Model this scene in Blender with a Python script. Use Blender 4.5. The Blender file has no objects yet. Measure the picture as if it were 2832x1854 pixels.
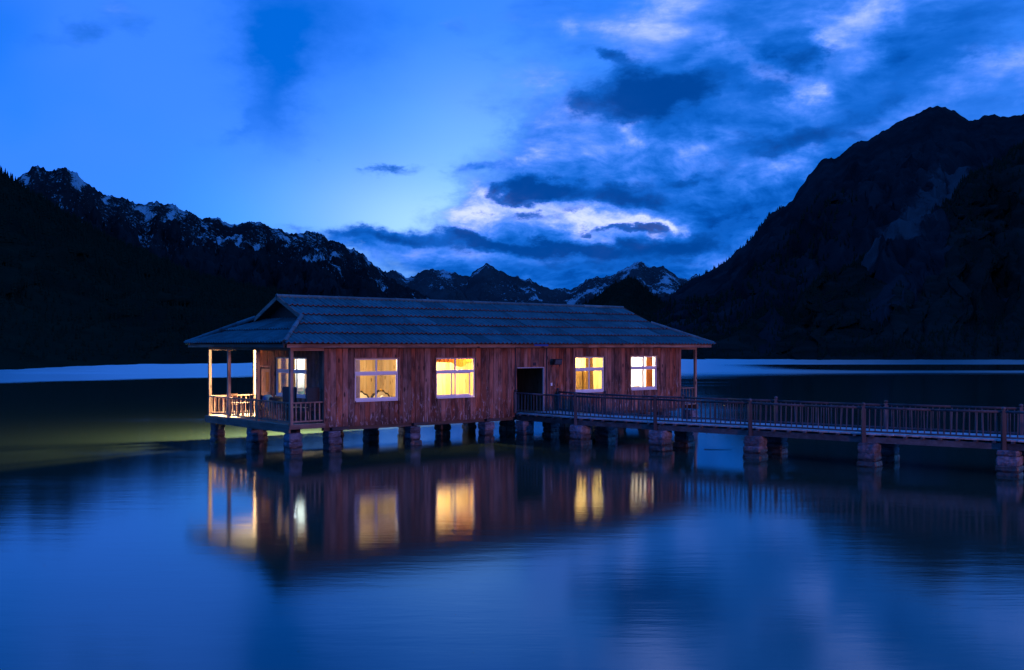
import bpy, math, random
import numpy as np
from mathutils import Vector, Matrix

random.seed(11)
SC = bpy.context.scene
COL = SC.collection

# ------------------------------------------------------------------ camera
CAM_H = 3.95
cam_d = bpy.data.cameras.new('camera')
cam = bpy.data.objects.new('camera', cam_d); COL.objects.link(cam)
cam.location = (0, 0, CAM_H)
cam.rotation_euler = (math.radians(90), 0, 0)
cam_d.sensor_width = 36.0
cam_d.lens = 36.0 * 2900 / 2832
cam_d.shift_y = 31 / 2832
cam_d.clip_start = 0.1
cam_d.clip_end = 30000
SC.camera = cam

# ------------------------------------------------------------------ exposure / engine
SC.view_settings.view_transform = 'Standard'
SC.view_settings.look = 'None'
SC.view_settings.exposure = 0.0
SC.view_settings.gamma = 1.0
SC.view_settings.use_curve_mapping = False
SC.render.engine = 'CYCLES'
cy = SC.cycles
cy.use_denoising = True
cy.denoiser = 'OPENIMAGEDENOISE'
cy.max_bounces = 7
cy.diffuse_bounces = 3
cy.glossy_bounces = 4
cy.transparent_max_bounces = 12
cy.caustics_reflective = False
cy.caustics_refractive = False
cy.sample_clamp_indirect = 6.0

# ------------------------------------------------------------------ world: blue-hour sky with cloud deck
W = bpy.data.worlds.new('World'); SC.world = W; W.use_nodes = True
wt = W.node_tree; wn = wt.nodes; wl = wt.links
wn.clear()
SUN_EL, SUN_AZ = math.radians(1.5), math.radians(9.0)      # last glow of the sun, behind the far range

def wmath(op, a, b=None, c=None, clamp=False):
    n = wn.new('ShaderNodeMath'); n.operation = op; n.use_clamp = clamp
    for i, s in enumerate((a, b, c)):
        if s is None: continue
        if isinstance(s, (int, float)): n.inputs[i].default_value = s
        else: wl.new(s, n.inputs[i])
    return n.outputs[0]

def wmap(sock, fmin, fmax, tmin, tmax, smooth=True):
    n = wn.new('ShaderNodeMapRange'); n.interpolation_type = 'SMOOTHSTEP' if smooth else 'LINEAR'
    wl.new(sock, n.inputs[0])
    for i, v in zip((1, 2, 3, 4), (fmin, fmax, tmin, tmax)): n.inputs[i].default_value = v
    return n.outputs[0]

def wmix(fac, a, b, mode='MIX'):
    n = wn.new('ShaderNodeMix'); n.data_type = 'RGBA'; n.blend_type = mode; n.clamp_factor = True
    if isinstance(fac, (int, float)): n.inputs[0].default_value = fac
    else: wl.new(fac, n.inputs[0])
    for s, i in ((a, 6), (b, 7)):
        if isinstance(s, tuple): n.inputs[i].default_value = (*s, 1)
        else: wl.new(s, n.inputs[i])
    return n.outputs[2]

wtc = wn.new('ShaderNodeTexCoord')
wdir = wtc.outputs['Generated']
wsep = wn.new('ShaderNodeSeparateXYZ'); wl.new(wdir, wsep.inputs[0])
waz = wmath('ARCTAN2', wsep.outputs[0], wsep.outputs[1])
wel = wmath('ARCSINE', wsep.outputs[2])
wang = wn.new('ShaderNodeCombineXYZ'); wl.new(waz, wang.inputs[0]); wl.new(wel, wang.inputs[1])

def wnoise(vec, scale, detail=4, rough=0.55, loc=(0, 0, 0), rot=0.0, stretch=(1, 1, 1), dist=0.0):
    m = wn.new('ShaderNodeMapping'); wl.new(vec, m.inputs[0])
    m.inputs['Location'].default_value = loc
    m.inputs['Rotation'].default_value = (0, 0, rot)
    m.inputs['Scale'].default_value = stretch
    n = wn.new('ShaderNodeTexNoise'); wl.new(m.outputs[0], n.inputs['Vector'])
    n.inputs['Scale'].default_value = scale; n.inputs['Detail'].default_value = detail
    n.inputs['Roughness'].default_value = rough; n.inputs['Distortion'].default_value = dist
    return n

# wind-torn warp of the cloud shapes
warp = wnoise(wang.outputs[0], 9.0, 6, 0.62, stretch=(1, 1.7, 1))
warp2 = wn.new('ShaderNodeVectorMath'); warp2.operation = 'SUBTRACT'
wl.new(warp.outputs['Color'], warp2.inputs[0]); warp2.inputs[1].default_value = (0.5, 0.5, 0.5)
warp3 = wn.new('ShaderNodeVectorMath'); warp3.operation = 'MULTIPLY'
wl.new(warp2.outputs[0], warp3.inputs[0]); warp3.inputs[1].default_value = (0.15, 0.075, 0)
wpos = wn.new('ShaderNodeVectorMath'); wpos.operation = 'ADD'
wl.new(wang.outputs[0], wpos.inputs[0]); wl.new(warp3.outputs[0], wpos.inputs[1])

def cloud_field(base, blobs, vec):
    acc = base
    for (az, el, ra, re, rot, amp) in blobs:
        m = wn.new('ShaderNodeMapping'); m.vector_type = 'TEXTURE'
        wl.new(vec, m.inputs[0])
        m.inputs['Location'].default_value = (az, el, 0)
        m.inputs['Rotation'].default_value = (0, 0, math.radians(rot))
        m.inputs['Scale'].default_value = (ra, re, 1)
        d = wn.new('ShaderNodeVectorMath'); d.operation = 'DOT_PRODUCT'
        wl.new(m.outputs[0], d.inputs[0]); wl.new(m.outputs[0], d.inputs[1])
        e = wmath('POWER', 0.36788, d.outputs['Value'])
        acc = wmath('MULTIPLY_ADD', e, amp, acc)
    return acc

# cloud banks: (azimuth, elevation, half width, half height, tilt, strength), radians / degrees
BRIGHT = [
    (0.0599, 0.1226, 0.0983, 0.0145, -5, 0.58),
    (0.1374, 0.1136, 0.0259, 0.0069, -8, 0.6),
    (-0.0389, 0.1261, 0.0379, 0.0224, 0, 0.35),
    (0.0791, 0.1994, 0.0517, 0.0207, 0, 0.3),
    (0.114, 0.1988, 0.0155, 0.0138, 0, 0.3),
    (0.1259, 0.2934, 0.0655, 0.031, 35, 0.27),
    (0.1858, 0.266, 0.0276, 0.011, 8, 0.38),
    (0.2267, 0.2595, 0.0241, 0.0103, -28, 0.38),
    (0.2576, 0.234, 0.0241, 0.0145, 0, 0.5),
    (0.3376, 0.2879, 0.0621, 0.0207, 30, 0.42),
    (0.2905, 0.2826, 0.0224, 0.0145, 20, 0.4),
    (0.4388, 0.2388, 0.0414, 0.0155, 25, 0.3),
    (0.2511, 0.1629, 0.0345, 0.0103, 10, 0.3),
    (0.1788, 0.1878, 0.031, 0.0103, 0, 0.25),
    (0.0506, 0.2952, 0.0155, 0.0145, 0, 0.25),
    (0.1834, 0.0805, 0.0517, 0.0097, 8, 0.22),
    (0.1164, 0.1024, 0.0097, 0.009, 0, 0.45),
    (0.029, 0.1834, 0.031, 0.0241, 0, 0.2),
    (-0.0572, 0.0886, 0.069, 0.0103, 0, 0.18),
    (0.2959, 0.1305, 0.0276, 0.0138, 0, 0.15),
    (0.0186, 0.2459, 0.031, 0.031, 0, 0.25),
    (0.1374, 0.2366, 0.0759, 0.0248, 9, -0.2),
    (0.1947, 0.1149, 0.0483, 0.0241, 20, -0.22),
    (0.379, 0.2503, 0.0897, 0.031, 15, -0.14),
    (0.0438, 0.0664, 0.0931, 0.009, 0, -0.2),
    (0.2152, 0.2845, 0.0276, 0.0207, 0, -0.15),
]
COVER = [
    (0.28, 0.2461, 0.2207, 0.1448, 0, 1.1),
    (0.0976, 0.1357, 0.1448, 0.0517, 0, 0.8),
    (0.0117, 0.0887, 0.1655, 0.0207, 0, 0.8),
    (0.029, 0.0578, 0.2241, 0.0259, 0, 0.75),
    (0.1821, 0.0873, 0.1034, 0.0414, 0, 0.6),
    (-0.1024, 0.1699, 0.0276, 0.0059, 5, 0.4),
    (-0.1357, 0.0974, 0.0517, 0.0124, -5, 0.75),
    (-0.04, 0.1261, 0.0379, 0.0241, 0, 0.45),
    (0.0496, 0.1965, 0.0552, 0.0483, 0, 0.45),
    (0.029, 0.3002, 0.0552, 0.0379, 30, 0.25),
    (-0.4029, 0.2731, 0.0414, 0.0155, 15, 0.5),
    (-0.3553, 0.29, 0.031, 0.0155, -30, 0.42),
    (-0.0606, 0.2935, 0.0207, 0.0086, 0, 0.35),
    (-0.3431, 0.1333, 0.0207, 0.0069, 0, 0.4),
    (-0.2743, 0.146, 0.0172, 0.0034, 0, 0.32),
    (-0.0262, 0.165, 0.031, 0.0055, 10, 0.35),
]
DARK = [
    (0.0839, 0.1129, 0.0328, 0.0041, -4, 0.55),
    (0.0186, 0.1221, 0.0241, 0.0048, 8, 0.5),
    (0.0496, 0.1311, 0.0207, 0.0034, 0, 0.3),
    (0.0248, 0.1495, 0.0397, 0.0124, 12, 1.1),
    (-0.0124, 0.1364, 0.0241, 0.0076, 10, 0.5),
    (0.1096, 0.143, 0.0586, 0.011, -4, 0.85),
    (0.0317, 0.0948, 0.0983, 0.0093, -3, 1.2),
    (0.1187, 0.1115, 0.0207, 0.0076, 0, 0.85),
    (0.1587, 0.091, 0.0552, 0.0145, 15, 0.8),
    (-0.0462, 0.1074, 0.0276, 0.0062, -10, 0.8),
    (0.1374, 0.2373, 0.0776, 0.0241, 9, 1.35),
    (0.1721, 0.161, 0.031, 0.0083, 8, 0.7),
    (0.0908, 0.2707, 0.0224, 0.0131, 0, 0.7),
    (0.2576, 0.2672, 0.0259, 0.0131, 0, 0.65),
    (0.2621, 0.1844, 0.0655, 0.0145, 0, 0.7),
    (-0.1024, 0.1699, 0.0276, 0.0052, 5, 0.42),
    (-0.1323, 0.0988, 0.0517, 0.009, -5, 0.75),
    (0.3876, 0.2465, 0.0759, 0.0138, 12, 0.45),
    (0.3209, 0.2121, 0.0552, 0.0138, 15, 0.45),
    (0.2152, 0.12, 0.0448, 0.0172, 20, 0.45),
    (0.0634, 0.0732, 0.1103, 0.0076, 0, 0.45),
    (0.2152, 0.2999, 0.031, 0.0138, 0, 0.4),
]
STREAKS = [
    (-0.229, 0.2929, 0.0414, 0.0552, 0, 0.7),
    (-0.2175, 0.234, 0.0293, 0.0448, -12, 0.6),
    (-0.1761, 0.3021, 0.0586, 0.0517, 0, 0.55),
    (-0.2582, 0.2064, 0.0207, 0.0069, 40, 0.35),
]
GLOW = [
    (-0.0709, 0.1055, 0.0966, 0.0448, 0, 0.8),
    (-0.0296, 0.1834, 0.0897, 0.0793, 0, 0.28),
    (-0.1425, 0.135, 0.1034, 0.0552, 0, 0.2),
]

# clear sky between the clouds
sky = wn.new('ShaderNodeTexSky'); sky.sky_type = 'NISHITA'
sky.sun_disc = False
sky.sun_elevation = SUN_EL; sky.sun_rotation = SUN_AZ
sky.air_density = 1.0; sky.dust_density = 0.5; sky.ozone_density = 4.0
nish = wmix(1.0, sky.outputs[0], (0.0015, 0.012, 0.05), 'MULTIPLY')

t_el = wmap(wel, 0.06, 0.36, 0, 1, True)
t_az = wmap(waz, -0.52, 0.02, 0, 1, True)
low = wmix(t_az, (0.002, 0.235, 1.05), (0.125, 0.50, 1.25))
high = wmix(t_az, (0.0005, 0.150, 0.76), (0.012, 0.215, 1.0))
clear = wmix(t_el, low, high)
veil = wnoise(wdir, 2.2, 4, 0.5, stretch=(1, 1, 1.5))
veil_f = wmap(veil.outputs['Fac'], 0.36, 0.62, 0, 0.75)
clear = wmix(veil_f, clear, (0.058, 0.255, 1.15))
glow = cloud_field(0.0, GLOW, wang.outputs[0])
clear = wmix(glow, clear, (0.42, 0.74, 1.4))
streak = cloud_field(0.0, STREAKS, wpos.outputs[0])
clear = wmix(streak, clear, (0.0, 0.13, 0.66))
clear = wmix(1.0, clear, nish, 'ADD')

# clouds
fine = wnoise(wang.outputs[0], 13.0, 8, 0.64, loc=(3.1, 1.7, 0.4), rot=0.06, stretch=(1, 1.9, 1), dist=0.35)
blown = wnoise(wang.outputs[0], 5.0, 5, 0.55, loc=(0.3, 7.7, 0.0), rot=-0.50, stretch=(1, 4.6, 1))
bright = cloud_field(0.49, BRIGHT, wpos.outputs[0])
bright = wmath('ADD', bright, wmath('MULTIPLY', wmath('SUBTRACT', fine.outputs['Fac'], 0.5), wmap(wel, 0.14, 0.27, 1.25, 0.6)))
wisp = wnoise(wang.outputs[0], 38.0, 6, 0.6, loc=(1.0, 4.0, 2.0), rot=0.3, stretch=(1, 2.0, 1), dist=0.6)
bright = wmath('ADD', bright, wmath('MULTIPLY', wmath('SUBTRACT', wisp.outputs['Fac'], 0.5), wmap(wel, 0.12, 0.26, 0.6, 0.12)))
bright = wmath('ADD', bright, wmath('MULTIPLY', wmath('SUBTRACT', blown.outputs['Fac'], 0.5), wmap(wel, 0.13, 0.27, 0.15, 1.25)))
ramp = wn.new('ShaderNodeValToRGB'); wl.new(wmath('MULTIPLY', bright, 1 / 1.12), ramp.inputs[0])
ramp.color_ramp.interpolation = 'B_SPLINE'
stops = [(0.0, (0.0, 0.050, 0.31)), (0.22, (0.001, 0.082, 0.46)), (0.42, (0.004, 0.135, 0.66)),
         (0.62, (0.030, 0.215, 0.92)), (0.86, (0.16, 0.35, 1.25)), (1.12, (0.80, 0.88, 1.7))]
cr = ramp.color_ramp.elements
stops = [(p / 1.12, tuple(x / 2.5 for x in c)) for p, c in stops]      # ramps hold 0..1 only
cr[0].position, cr[0].color = stops[0][0], (*stops[0][1], 1)
cr[1].position, cr[1].color = stops[-1][0], (*stops[-1][1], 1)
for p, c in stops[1:-1]:
    e = cr.new(p); e.color = (*c, 1)
cover = cloud_field(-0.05, COVER, wpos.outputs[0])
cover = wmath('ADD', cover, wmath('MULTIPLY', wmath('SUBTRACT', fine.outputs['Fac'], 0.5), 0.9))
cover = wmap(cover, 0.16, 0.74, 0, 1)
cloud_col = wmix(1.0, ramp.outputs[0], (2.5, 2.5, 2.5), 'MULTIPLY')
full = wmix(cover, clear, cloud_col)
# darker, crisper clouds in front of the lit deck
dk = cloud_field(0.0, DARK, wpos.outputs[0])
dk = wmath('ADD', dk, wmath('MULTIPLY', wmath('SUBTRACT', fine.outputs['Fac'], 0.5), 1.05))
dk = wmath('ADD', dk, wmath('MULTIPLY', wmath('SUBTRACT', wisp.outputs['Fac'], 0.5), wmap(wel, 0.12, 0.24, 0.75, 0.15)))
dk_a = wmap(dk, 0.20, 0.56, 0, 0.95)
dk_c = wmix(wmap(dk, 0.3, 0.95, 0, 1), (0.006, 0.135, 0.66), (0.0, 0.055, 0.32))
full = wmix(dk_a, full, dk_c)
bg = wn.new('ShaderNodeBackground'); wl.new(full, bg.inputs[0]); bg.inputs[1].default_value = 1.0
W.cycles.sampling_method = 'NONE'
wo = wn.new('ShaderNodeOutputWorld'); wl.new(bg.outputs[0], wo.inputs[0])

# ------------------------------------------------------------------ sun (set, only an afterglow)
sun_d = bpy.data.lights.new('sun', 'SUN'); sun_d.energy = 0.06; sun_d.angle = math.radians(1)
sun_d.color = (0.80, 0.86, 1.0)
sun = bpy.data.objects.new('sun', sun_d); COL.objects.link(sun)
sv = Vector((math.sin(SUN_AZ) * math.cos(SUN_EL), math.cos(SUN_AZ) * math.cos(SUN_EL), math.sin(SUN_EL)))
sun.rotation_euler = (-sv).to_track_quat('-Z', 'Y').to_euler()
sun.location = (0, 60, 40)

# ------------------------------------------------------------------ helpers
def tag(o, label=None, cat=None, group=None, kind=None):
    if label: o['label'] = label
    if cat: o['category'] = cat
    if group: o['group'] = group
    if kind: o['kind'] = kind
    return o

def link(o, parent=None):
    COL.objects.link(o)
    if parent is not None: o.parent = parent
    return o

def empty(name, loc=(0, 0, 0), rz=0.0, parent=None):
    o = bpy.data.objects.new(name, None); o.location = loc; o.rotation_euler = (0, 0, rz)
    o.empty_display_size = 0.2
    return link(o, parent)

class MB:
    """collects simple shapes and links them as one mesh"""
    def __init__(s): s.v = []; s.f = []; s.m = []
    def add(s, vs, fs, mi=0):
        b = len(s.v); s.v += [tuple(p) for p in vs]
        s.f += [tuple(i + b for i in f) for f in fs]; s.m += [mi] * len(fs); return s
    def box(s, x0, x1, y0, y1, z0, z1, mi=0, j=0.0):
        r = (lambda: random.uniform(-j, j)) if j else (lambda: 0.0)
        vs = [(x + r(), y + r(), z + r()) for z in (z0, z1) for y in (y0, y1) for x in (x0, x1)]
        return s.add(vs, [(0, 2, 3, 1), (4, 5, 7, 6), (0, 1, 5, 4), (2, 6, 7, 3), (0, 4, 6, 2), (1, 3, 7, 5)], mi)
    def bar(s, p, q, w, h, mi=0, up=(0, 0, 1)):
        p, q = Vector(p), Vector(q); d = (q - p).normalized(); upv = Vector(up)
        if abs(d.dot(upv)) > 0.98: upv = Vector((0, 1, 0))
        a = d.cross(upv).normalized(); b = a.cross(d).normalized()
        vs = [c + a * (w / 2) * i + b * (h / 2) * k for c in (p, q) for i, k in ((-1, -1), (1, -1), (1, 1), (-1, 1))]
        return s.add(vs, [(3, 2, 1, 0), (4, 5, 6, 7), (0, 1, 5, 4), (1, 2, 6, 5), (2, 3, 7, 6), (3, 0, 4, 7)], mi)
    def tube(s, p, q, r0, r1=None, n=8, mi=0, cap=True):
        r1 = r0 if r1 is None else r1
        p, q = Vector(p), Vector(q); d = (q - p).normalized()
        u = Vector((0, 0, 1)) if abs(d.z) < 0.95 else Vector((1, 0, 0))
        a = d.cross(u).normalized(); b = a.cross(d)
        vs = []
        for c, r in ((p, r0), (q, r1)):
            for i in range(n):
                t = 2 * math.pi * i / n; vs.append(c + a * r * math.cos(t) + b * r * math.sin(t))
        fs = [(i, (i + 1) % n, n + (i + 1) % n, n + i) for i in range(n)]
        if cap: fs += [tuple(range(n - 1, -1, -1)), tuple(range(n, 2 * n))]
        return s.add(vs, fs, mi)
    def ball(s, c, r, n=8, m=5, sz=1.0, mi=0):
        vs = [(c[0], c[1], c[2] - r * sz)]
        for k in range(1, m):
            a = math.pi * k / m
            for i in range(n):
                t = 2 * math.pi * i / n
                vs.append((c[0] + r * math.sin(a) * math.cos(t), c[1] + r * math.sin(a) * math.sin(t), c[2] - r * sz * math.cos(a)))
        vs.append((c[0], c[1], c[2] + r * sz)); top = len(vs) - 1
        fs = [(0, 1 + (i + 1) % n, 1 + i) for i in range(n)]
        for k in range(m - 2):
            for i in range(n):
                a0 = 1 + k * n; a1 = a0 + n
                fs.append((a0 + i, a0 + (i + 1) % n, a1 + (i + 1) % n, a1 + i))
        a0 = 1 + (m - 2) * n
        fs += [(a0 + i, a0 + (i + 1) % n, top) for i in range(n)]
        return s.add(vs, fs, mi)
    def prism(s, pts, y0, y1, mi=0):
        """outline in x,z extruded along y"""
        n = len(pts)
        vs = [(x, y0, z) for x, z in pts] + [(x, y1, z) for x, z in pts]
        fs = [tuple(range(n)), tuple(range(2 * n - 1, n - 1, -1))] + [(i, n + i, n + (i + 1) % n, (i + 1) % n) for i in range(n)]
        return s.add(vs, fs, mi)
    def mesh(s, name, mats, smooth=False):
        me = bpy.data.meshes.new(name); me.from_pydata(s.v, [], s.f)
        for m in (mats if isinstance(mats, (list, tuple)) else [mats]): me.materials.append(m)
        if any(s.m): me.polygons.foreach_set('material_index', s.m)
        if smooth: me.polygons.foreach_set('use_smooth', [True] * len(me.polygons))
        me.update(); return me
    def build(s, name, mats, parent=None, smooth=False, loc=None, rz=0.0):
        o = bpy.data.objects.new(name, s.mesh(name, mats, smooth))
        if loc is not None: o.location = loc
        if rz: o.rotation_euler = (0, 0, rz)
        return link(o, parent)

def put(name, me, parent=None, loc=(0, 0, 0), rot=(0, 0, 0), scale=(1, 1, 1)):
    o = bpy.data.objects.new(name, me); o.location = loc; o.rotation_euler = rot; o.scale = scale
    return link(o, parent)

# ------------------------------------------------------------------ materials
class NT:
    def __init__(s, name):
        s.mat = bpy.data.materials.new(name); s.mat.use_nodes = True
        s.t = s.mat.node_tree; s.n = s.t.nodes; s.l = s.t.links
        s.b = s.n['Principled BSDF']; s.out = s.n['Material Output']
    def node(s, typ, **kw):
        n = s.n.new(typ)
        for k, v in kw.items(): setattr(n, k, v)
        return n
    def put(s, sock, v):
        if isinstance(v, bpy.types.NodeSocket): s.l.new(v, sock)
        elif isinstance(v, tuple) and len(v) == 3 and sock.type == 'RGBA': sock.default_value = (*v, 1)
        else: sock.default_value = v
    def math(s, op, a, b=None, c=None, clamp=False):
        n = s.node('ShaderNodeMath', operation=op, use_clamp=clamp)
        for i, x in enumerate((a, b, c)):
            if x is not None: s.put(n.inputs[i], x)
        return n.outputs[0]
    def rng(s, v, a, b, c=0.0, d=1.0, smooth=True):
        n = s.node('ShaderNodeMapRange'); n.interpolation_type = 'SMOOTHSTEP' if smooth else 'LINEAR'
        s.put(n.inputs[0], v)
        for i, x in zip((1, 2, 3, 4), (a, b, c, d)): s.put(n.inputs[i], x)
        return n.outputs[0]
    def mix(s, f, a, b, mode='MIX'):
        n = s.node('ShaderNodeMix', data_type='RGBA', blend_type=mode)
        s.put(n.inputs[0], f); s.put(n.inputs[6], a); s.put(n.inputs[7], b); return n.outputs[2]
    def map(s, vec, scale=(1, 1, 1), loc=(0, 0, 0), rot=(0, 0, 0)):
        n = s.node('ShaderNodeMapping'); s.put(n.inputs[0], vec)
        s.put(n.inputs['Scale'], scale); s.put(n.inputs['Location'], loc); s.put(n.inputs['Rotation'], rot); return n.outputs[0]
    def noise(s, vec, scale, detail=3, rough=0.5, dist=0.0):
        n = s.node('ShaderNodeTexNoise'); s.put(n.inputs['Vector'], vec)
        for k, v in (('Scale', scale), ('Detail', detail), ('Roughness', rough), ('Distortion', dist)): s.put(n.inputs[k], v)
        return n.outputs['Fac']
    def voro(s, vec, scale, feature='F1', rnd=1.0):
        n = s.node('ShaderNodeTexVoronoi'); n.feature = feature; s.put(n.inputs['Vector'], vec)
        s.put(n.inputs['Scale'], scale); s.put(n.inputs['Randomness'], rnd); return n.outputs['Distance']
    def obj(s): return s.node('ShaderNodeTexCoord').outputs['Object']
    def pos(s): return s.node('ShaderNodeNewGeometry').outputs['Position']
    def rand(s): return s.node('ShaderNodeObjectInfo').outputs['Random']
    def bump(s, h, strength=0.3, dist=0.02):
        n = s.node('ShaderNodeBump'); s.put(n.inputs['Height'], h); s.put(n.inputs['Strength'], strength); s.put(n.inputs['Distance'], dist)
        s.l.new(n.outputs[0], s.b.inputs['Normal'])
    def fin(s, col=None, rough=0.7, metal=0.0, spec=0.5):
        if col is not None: s.put(s.b.inputs['Base Color'], col)
        s.put(s.b.inputs['Roughness'], rough); s.put(s.b.inputs['Metallic'], metal); s.put(s.b.inputs['Specular IOR Level'], spec)
        return s.mat

def wood(name, a, b, dark, axis=2, knots=True, scuff=0.0, grain=1.0, rough=0.75, var=0.45, blot=0.6):
    """plank timber: grain along one axis, each piece its own tone, knots and pale scuffs"""
    m = NT(name)
    o = m.obj(); r = m.rand()
    off = m.node('ShaderNodeCombineXYZ')
    for i in range(3): m.l.new(m.math('MULTIPLY', r, (37.0, 61.0, 83.0)[i]), off.inputs[i])
    v = m.node('ShaderNodeVectorMath', operation='ADD'); m.l.new(o, v.inputs[0]); m.l.new(off.outputs[0], v.inputs[1])
    sc = [14.0 * grain] * 3; sc[axis] = 0.9 * grain
    g = m.noise(m.map(v.outputs[0], tuple(sc)), 1.0, 5, 0.6, 0.6)
    sc2 = [4.0] * 3; sc2[axis] = 1.1
    g2 = m.noise(m.map(v.outputs[0], tuple(sc2)), 1.0, 3, 0.5)
    col = m.mix(m.rng(g, 0.3, 0.7), a, b)
    col = m.mix(m.rng(g2, 0.42, 0.68, 0, blot), col, dark)
    val = m.math('MULTIPLY_ADD', r, var * 2, 1.0 - var)
    hsv = m.node('ShaderNodeHueSaturation'); m.l.new(col, hsv.inputs['Color']); m.l.new(val, hsv.inputs['Value'])
    m.put(hsv.inputs['Saturation'], m.math('MULTIPLY_ADD', m.math('FRACT', m.math('MULTIPLY', r, 17.0)), 0.4, 0.75))
    col = hsv.outputs[0]
    if knots:
        ks = [3.6] * 3; ks[axis] = 1.5
        kd = m.voro(m.map(v.outputs[0], tuple(ks)), 1.0)
        col = m.mix(m.rng(kd, 0.10, 0.19, 0.85, 0.0), col, tuple(c * 0.25 for c in dark))
    if scuff:
        ss = [9.0] * 3; ss[axis] = 2.6
        sf = m.noise(m.map(v.outputs[0], tuple(ss)), 1.0, 6, 0.68, 1.2)
        sep = m.node('ShaderNodeSeparateXYZ'); m.l.new(o, sep.inputs[0])
        lowz = m.rng(sep.outputs[2], 1.2, 2.9, 1.0, 0.15)
        damp = m.rng(m.math('SUBTRACT', sep.outputs[2], m.math('MULTIPLY', m.noise(m.map(v.outputs[0], (3, 3, 0.6)), 1.0, 4, 0.6), 1.3)), 0.25, 0.75, 0.7, 0.0)      # rising damp stains
        col = m.mix(damp, col, (0.045, 0.022, 0.02))
        col = m.mix(m.math('MULTIPLY', m.math('MULTIPLY', m.rng(sf, 0.52, 0.66), lowz), scuff), col, (0.36, 0.31, 0.33))
    m.bump(g, 0.35, 0.01)
    return m.fin(col, rough, 0.0, 0.3)

M = {}
M['cladding'] = wood('weathered_red_cladding', (0.20, 0.066, 0.042), (0.32, 0.122, 0.078), (0.055, 0.018, 0.013), 2, True, 0.8, var=0.42, blot=0.88)
M['cladding_h'] = wood('weathered_board', (0.22, 0.12, 0.085), (0.32, 0.19, 0.15), (0.08, 0.04, 0.03), 0, True, 0.0, var=0.4)
M['beam_v'] = wood('old_beam_along_depth', (0.16, 0.10, 0.08), (0.24, 0.16, 0.13), (0.07, 0.04, 0.03), 1, False, 0.0)
M['post'] = wood('post_timber', (0.26, 0.15, 0.11), (0.36, 0.23, 0.18), (0.12, 0.06, 0.045), 2, True, 0.0)
M['rail_grey'] = wood('grey_rail_timber', (0.043, 0.045, 0.058), (0.072, 0.075, 0.092), (0.024, 0.024, 0.029), 2, False, 0.0)
M['beam_grey'] = wood('grey_beam_timber', (0.050, 0.048, 0.056), (0.085, 0.080, 0.090), (0.022, 0.021, 0.024), 0, False, 0.0)
M['deck'] = wood('walkway_boards', (0.36, 0.36, 0.39), (0.48, 0.48, 0.51), (0.24, 0.23, 0.25), 1, False, 0.0, var=0.2)
M['porch_deck'] = wood('porch_boards', (0.36, 0.27, 0.19), (0.48, 0.38, 0.28), (0.2, 0.14, 0.1), 1, False, 0.0, var=0.25)
M['pine'] = wood('pale_pine_lining', (0.60, 0.43, 0.22), (0.70, 0.53, 0.30), (0.46, 0.30, 0.13), 2, True, 0.0, var=0.16)
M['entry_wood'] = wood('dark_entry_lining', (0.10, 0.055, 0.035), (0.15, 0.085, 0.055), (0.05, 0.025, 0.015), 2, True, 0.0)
M['door_wood'] = wood('orange_door_wood', (0.42, 0.20, 0.07), (0.52, 0.27, 0.10), (0.25, 0.11, 0.04), 2, False, 0.0, var=0.1)
M['chair_wood'] = wood('dark_chair_wood', (0.16, 0.08, 0.045), (0.22, 0.12, 0.07), (0.09, 0.04, 0.025), 2, False, 0.0)

def plain(name, col, rough=0.6, metal=0.0, var=0.12, scale=6.0, spec=0.4, bump=0.0):
    m = NT(name); n = m.noise(m.obj(), scale, 4, 0.6)
    a = tuple(max(0, c * (1 - var * 1.6)) for c in col); b = tuple(c * (1 + var) for c in col)
    if bump: m.bump(n, bump, 0.02)
    return m.fin(m.mix(n, a, b), rough, metal, spec)

M['frame'] = plain('white_painted_frame', (0.70, 0.68, 0.72), 0.45, var=0.08)
M['jamb'] = plain('grey_painted_jamb', (0.34, 0.33, 0.37), 0.5, var=0.1)
M['black'] = plain('black_plastic', (0.018, 0.018, 0.022), 0.4)
M['leather'] = plain('black_leather', (0.022, 0.02, 0.024), 0.38, var=0.3, scale=25, bump=0.1)
M['white_cloth'] = plain('white_cloth', (0.74, 0.71, 0.66), 0.9, bump=0.2)
M['cream'] = plain('cream_upholstery', (0.66, 0.56, 0.42), 0.85)
M['gold'] = plain('gilded_ornament', (0.72, 0.44, 0.10), 0.35, 0.7)
M['white_wall'] = plain('white_plaster', (0.80, 0.79, 0.77), 0.8, var=0.05)
M['tile_green'] = plain('green_wall_tile', (0.22, 0.36, 0.31), 0.3, var=0.25, scale=18)
M['ceramic'] = plain('white_ceramic', (0.82, 0.82, 0.82), 0.15, var=0.02)
M['grey_cloth'] = plain('grey_cloth', (0.16, 0.15, 0.15), 0.9)
M['orange_cloth'] = plain('orange_cloth', (0.62, 0.27, 0.05), 0.85, var=0.2, scale=10)
M['ochre_cloth'] = plain('ochre_curtain_cloth', (0.60, 0.38, 0.13), 0.85, var=0.25, scale=12)
M['violet_cloth'] = plain('violet_grey_curtain_cloth', (0.26, 0.20, 0.30), 0.9)
M['green_cloth'] = plain('sage_green_cloth', (0.17, 0.25, 0.14), 0.9, var=0.2)
M['blue_cloth'] = plain('blue_cushion_cloth', (0.05, 0.16, 0.42), 0.9)
M['dark_cloth'] = plain('dark_cloth', (0.03, 0.028, 0.04), 0.9)
M['tarp'] = plain('blue_tarp', (0.02, 0.07, 0.42), 0.5)
M['steel'] = plain('painted_steel', (0.12, 0.12, 0.13), 0.45, 0.6)
M['floor'] = plain('interior_floor', (0.34, 0.22, 0.12), 0.5)
M['sheet_under'] = plain('roof_underside', (0.045, 0.033, 0.03), 0.9)

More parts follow.
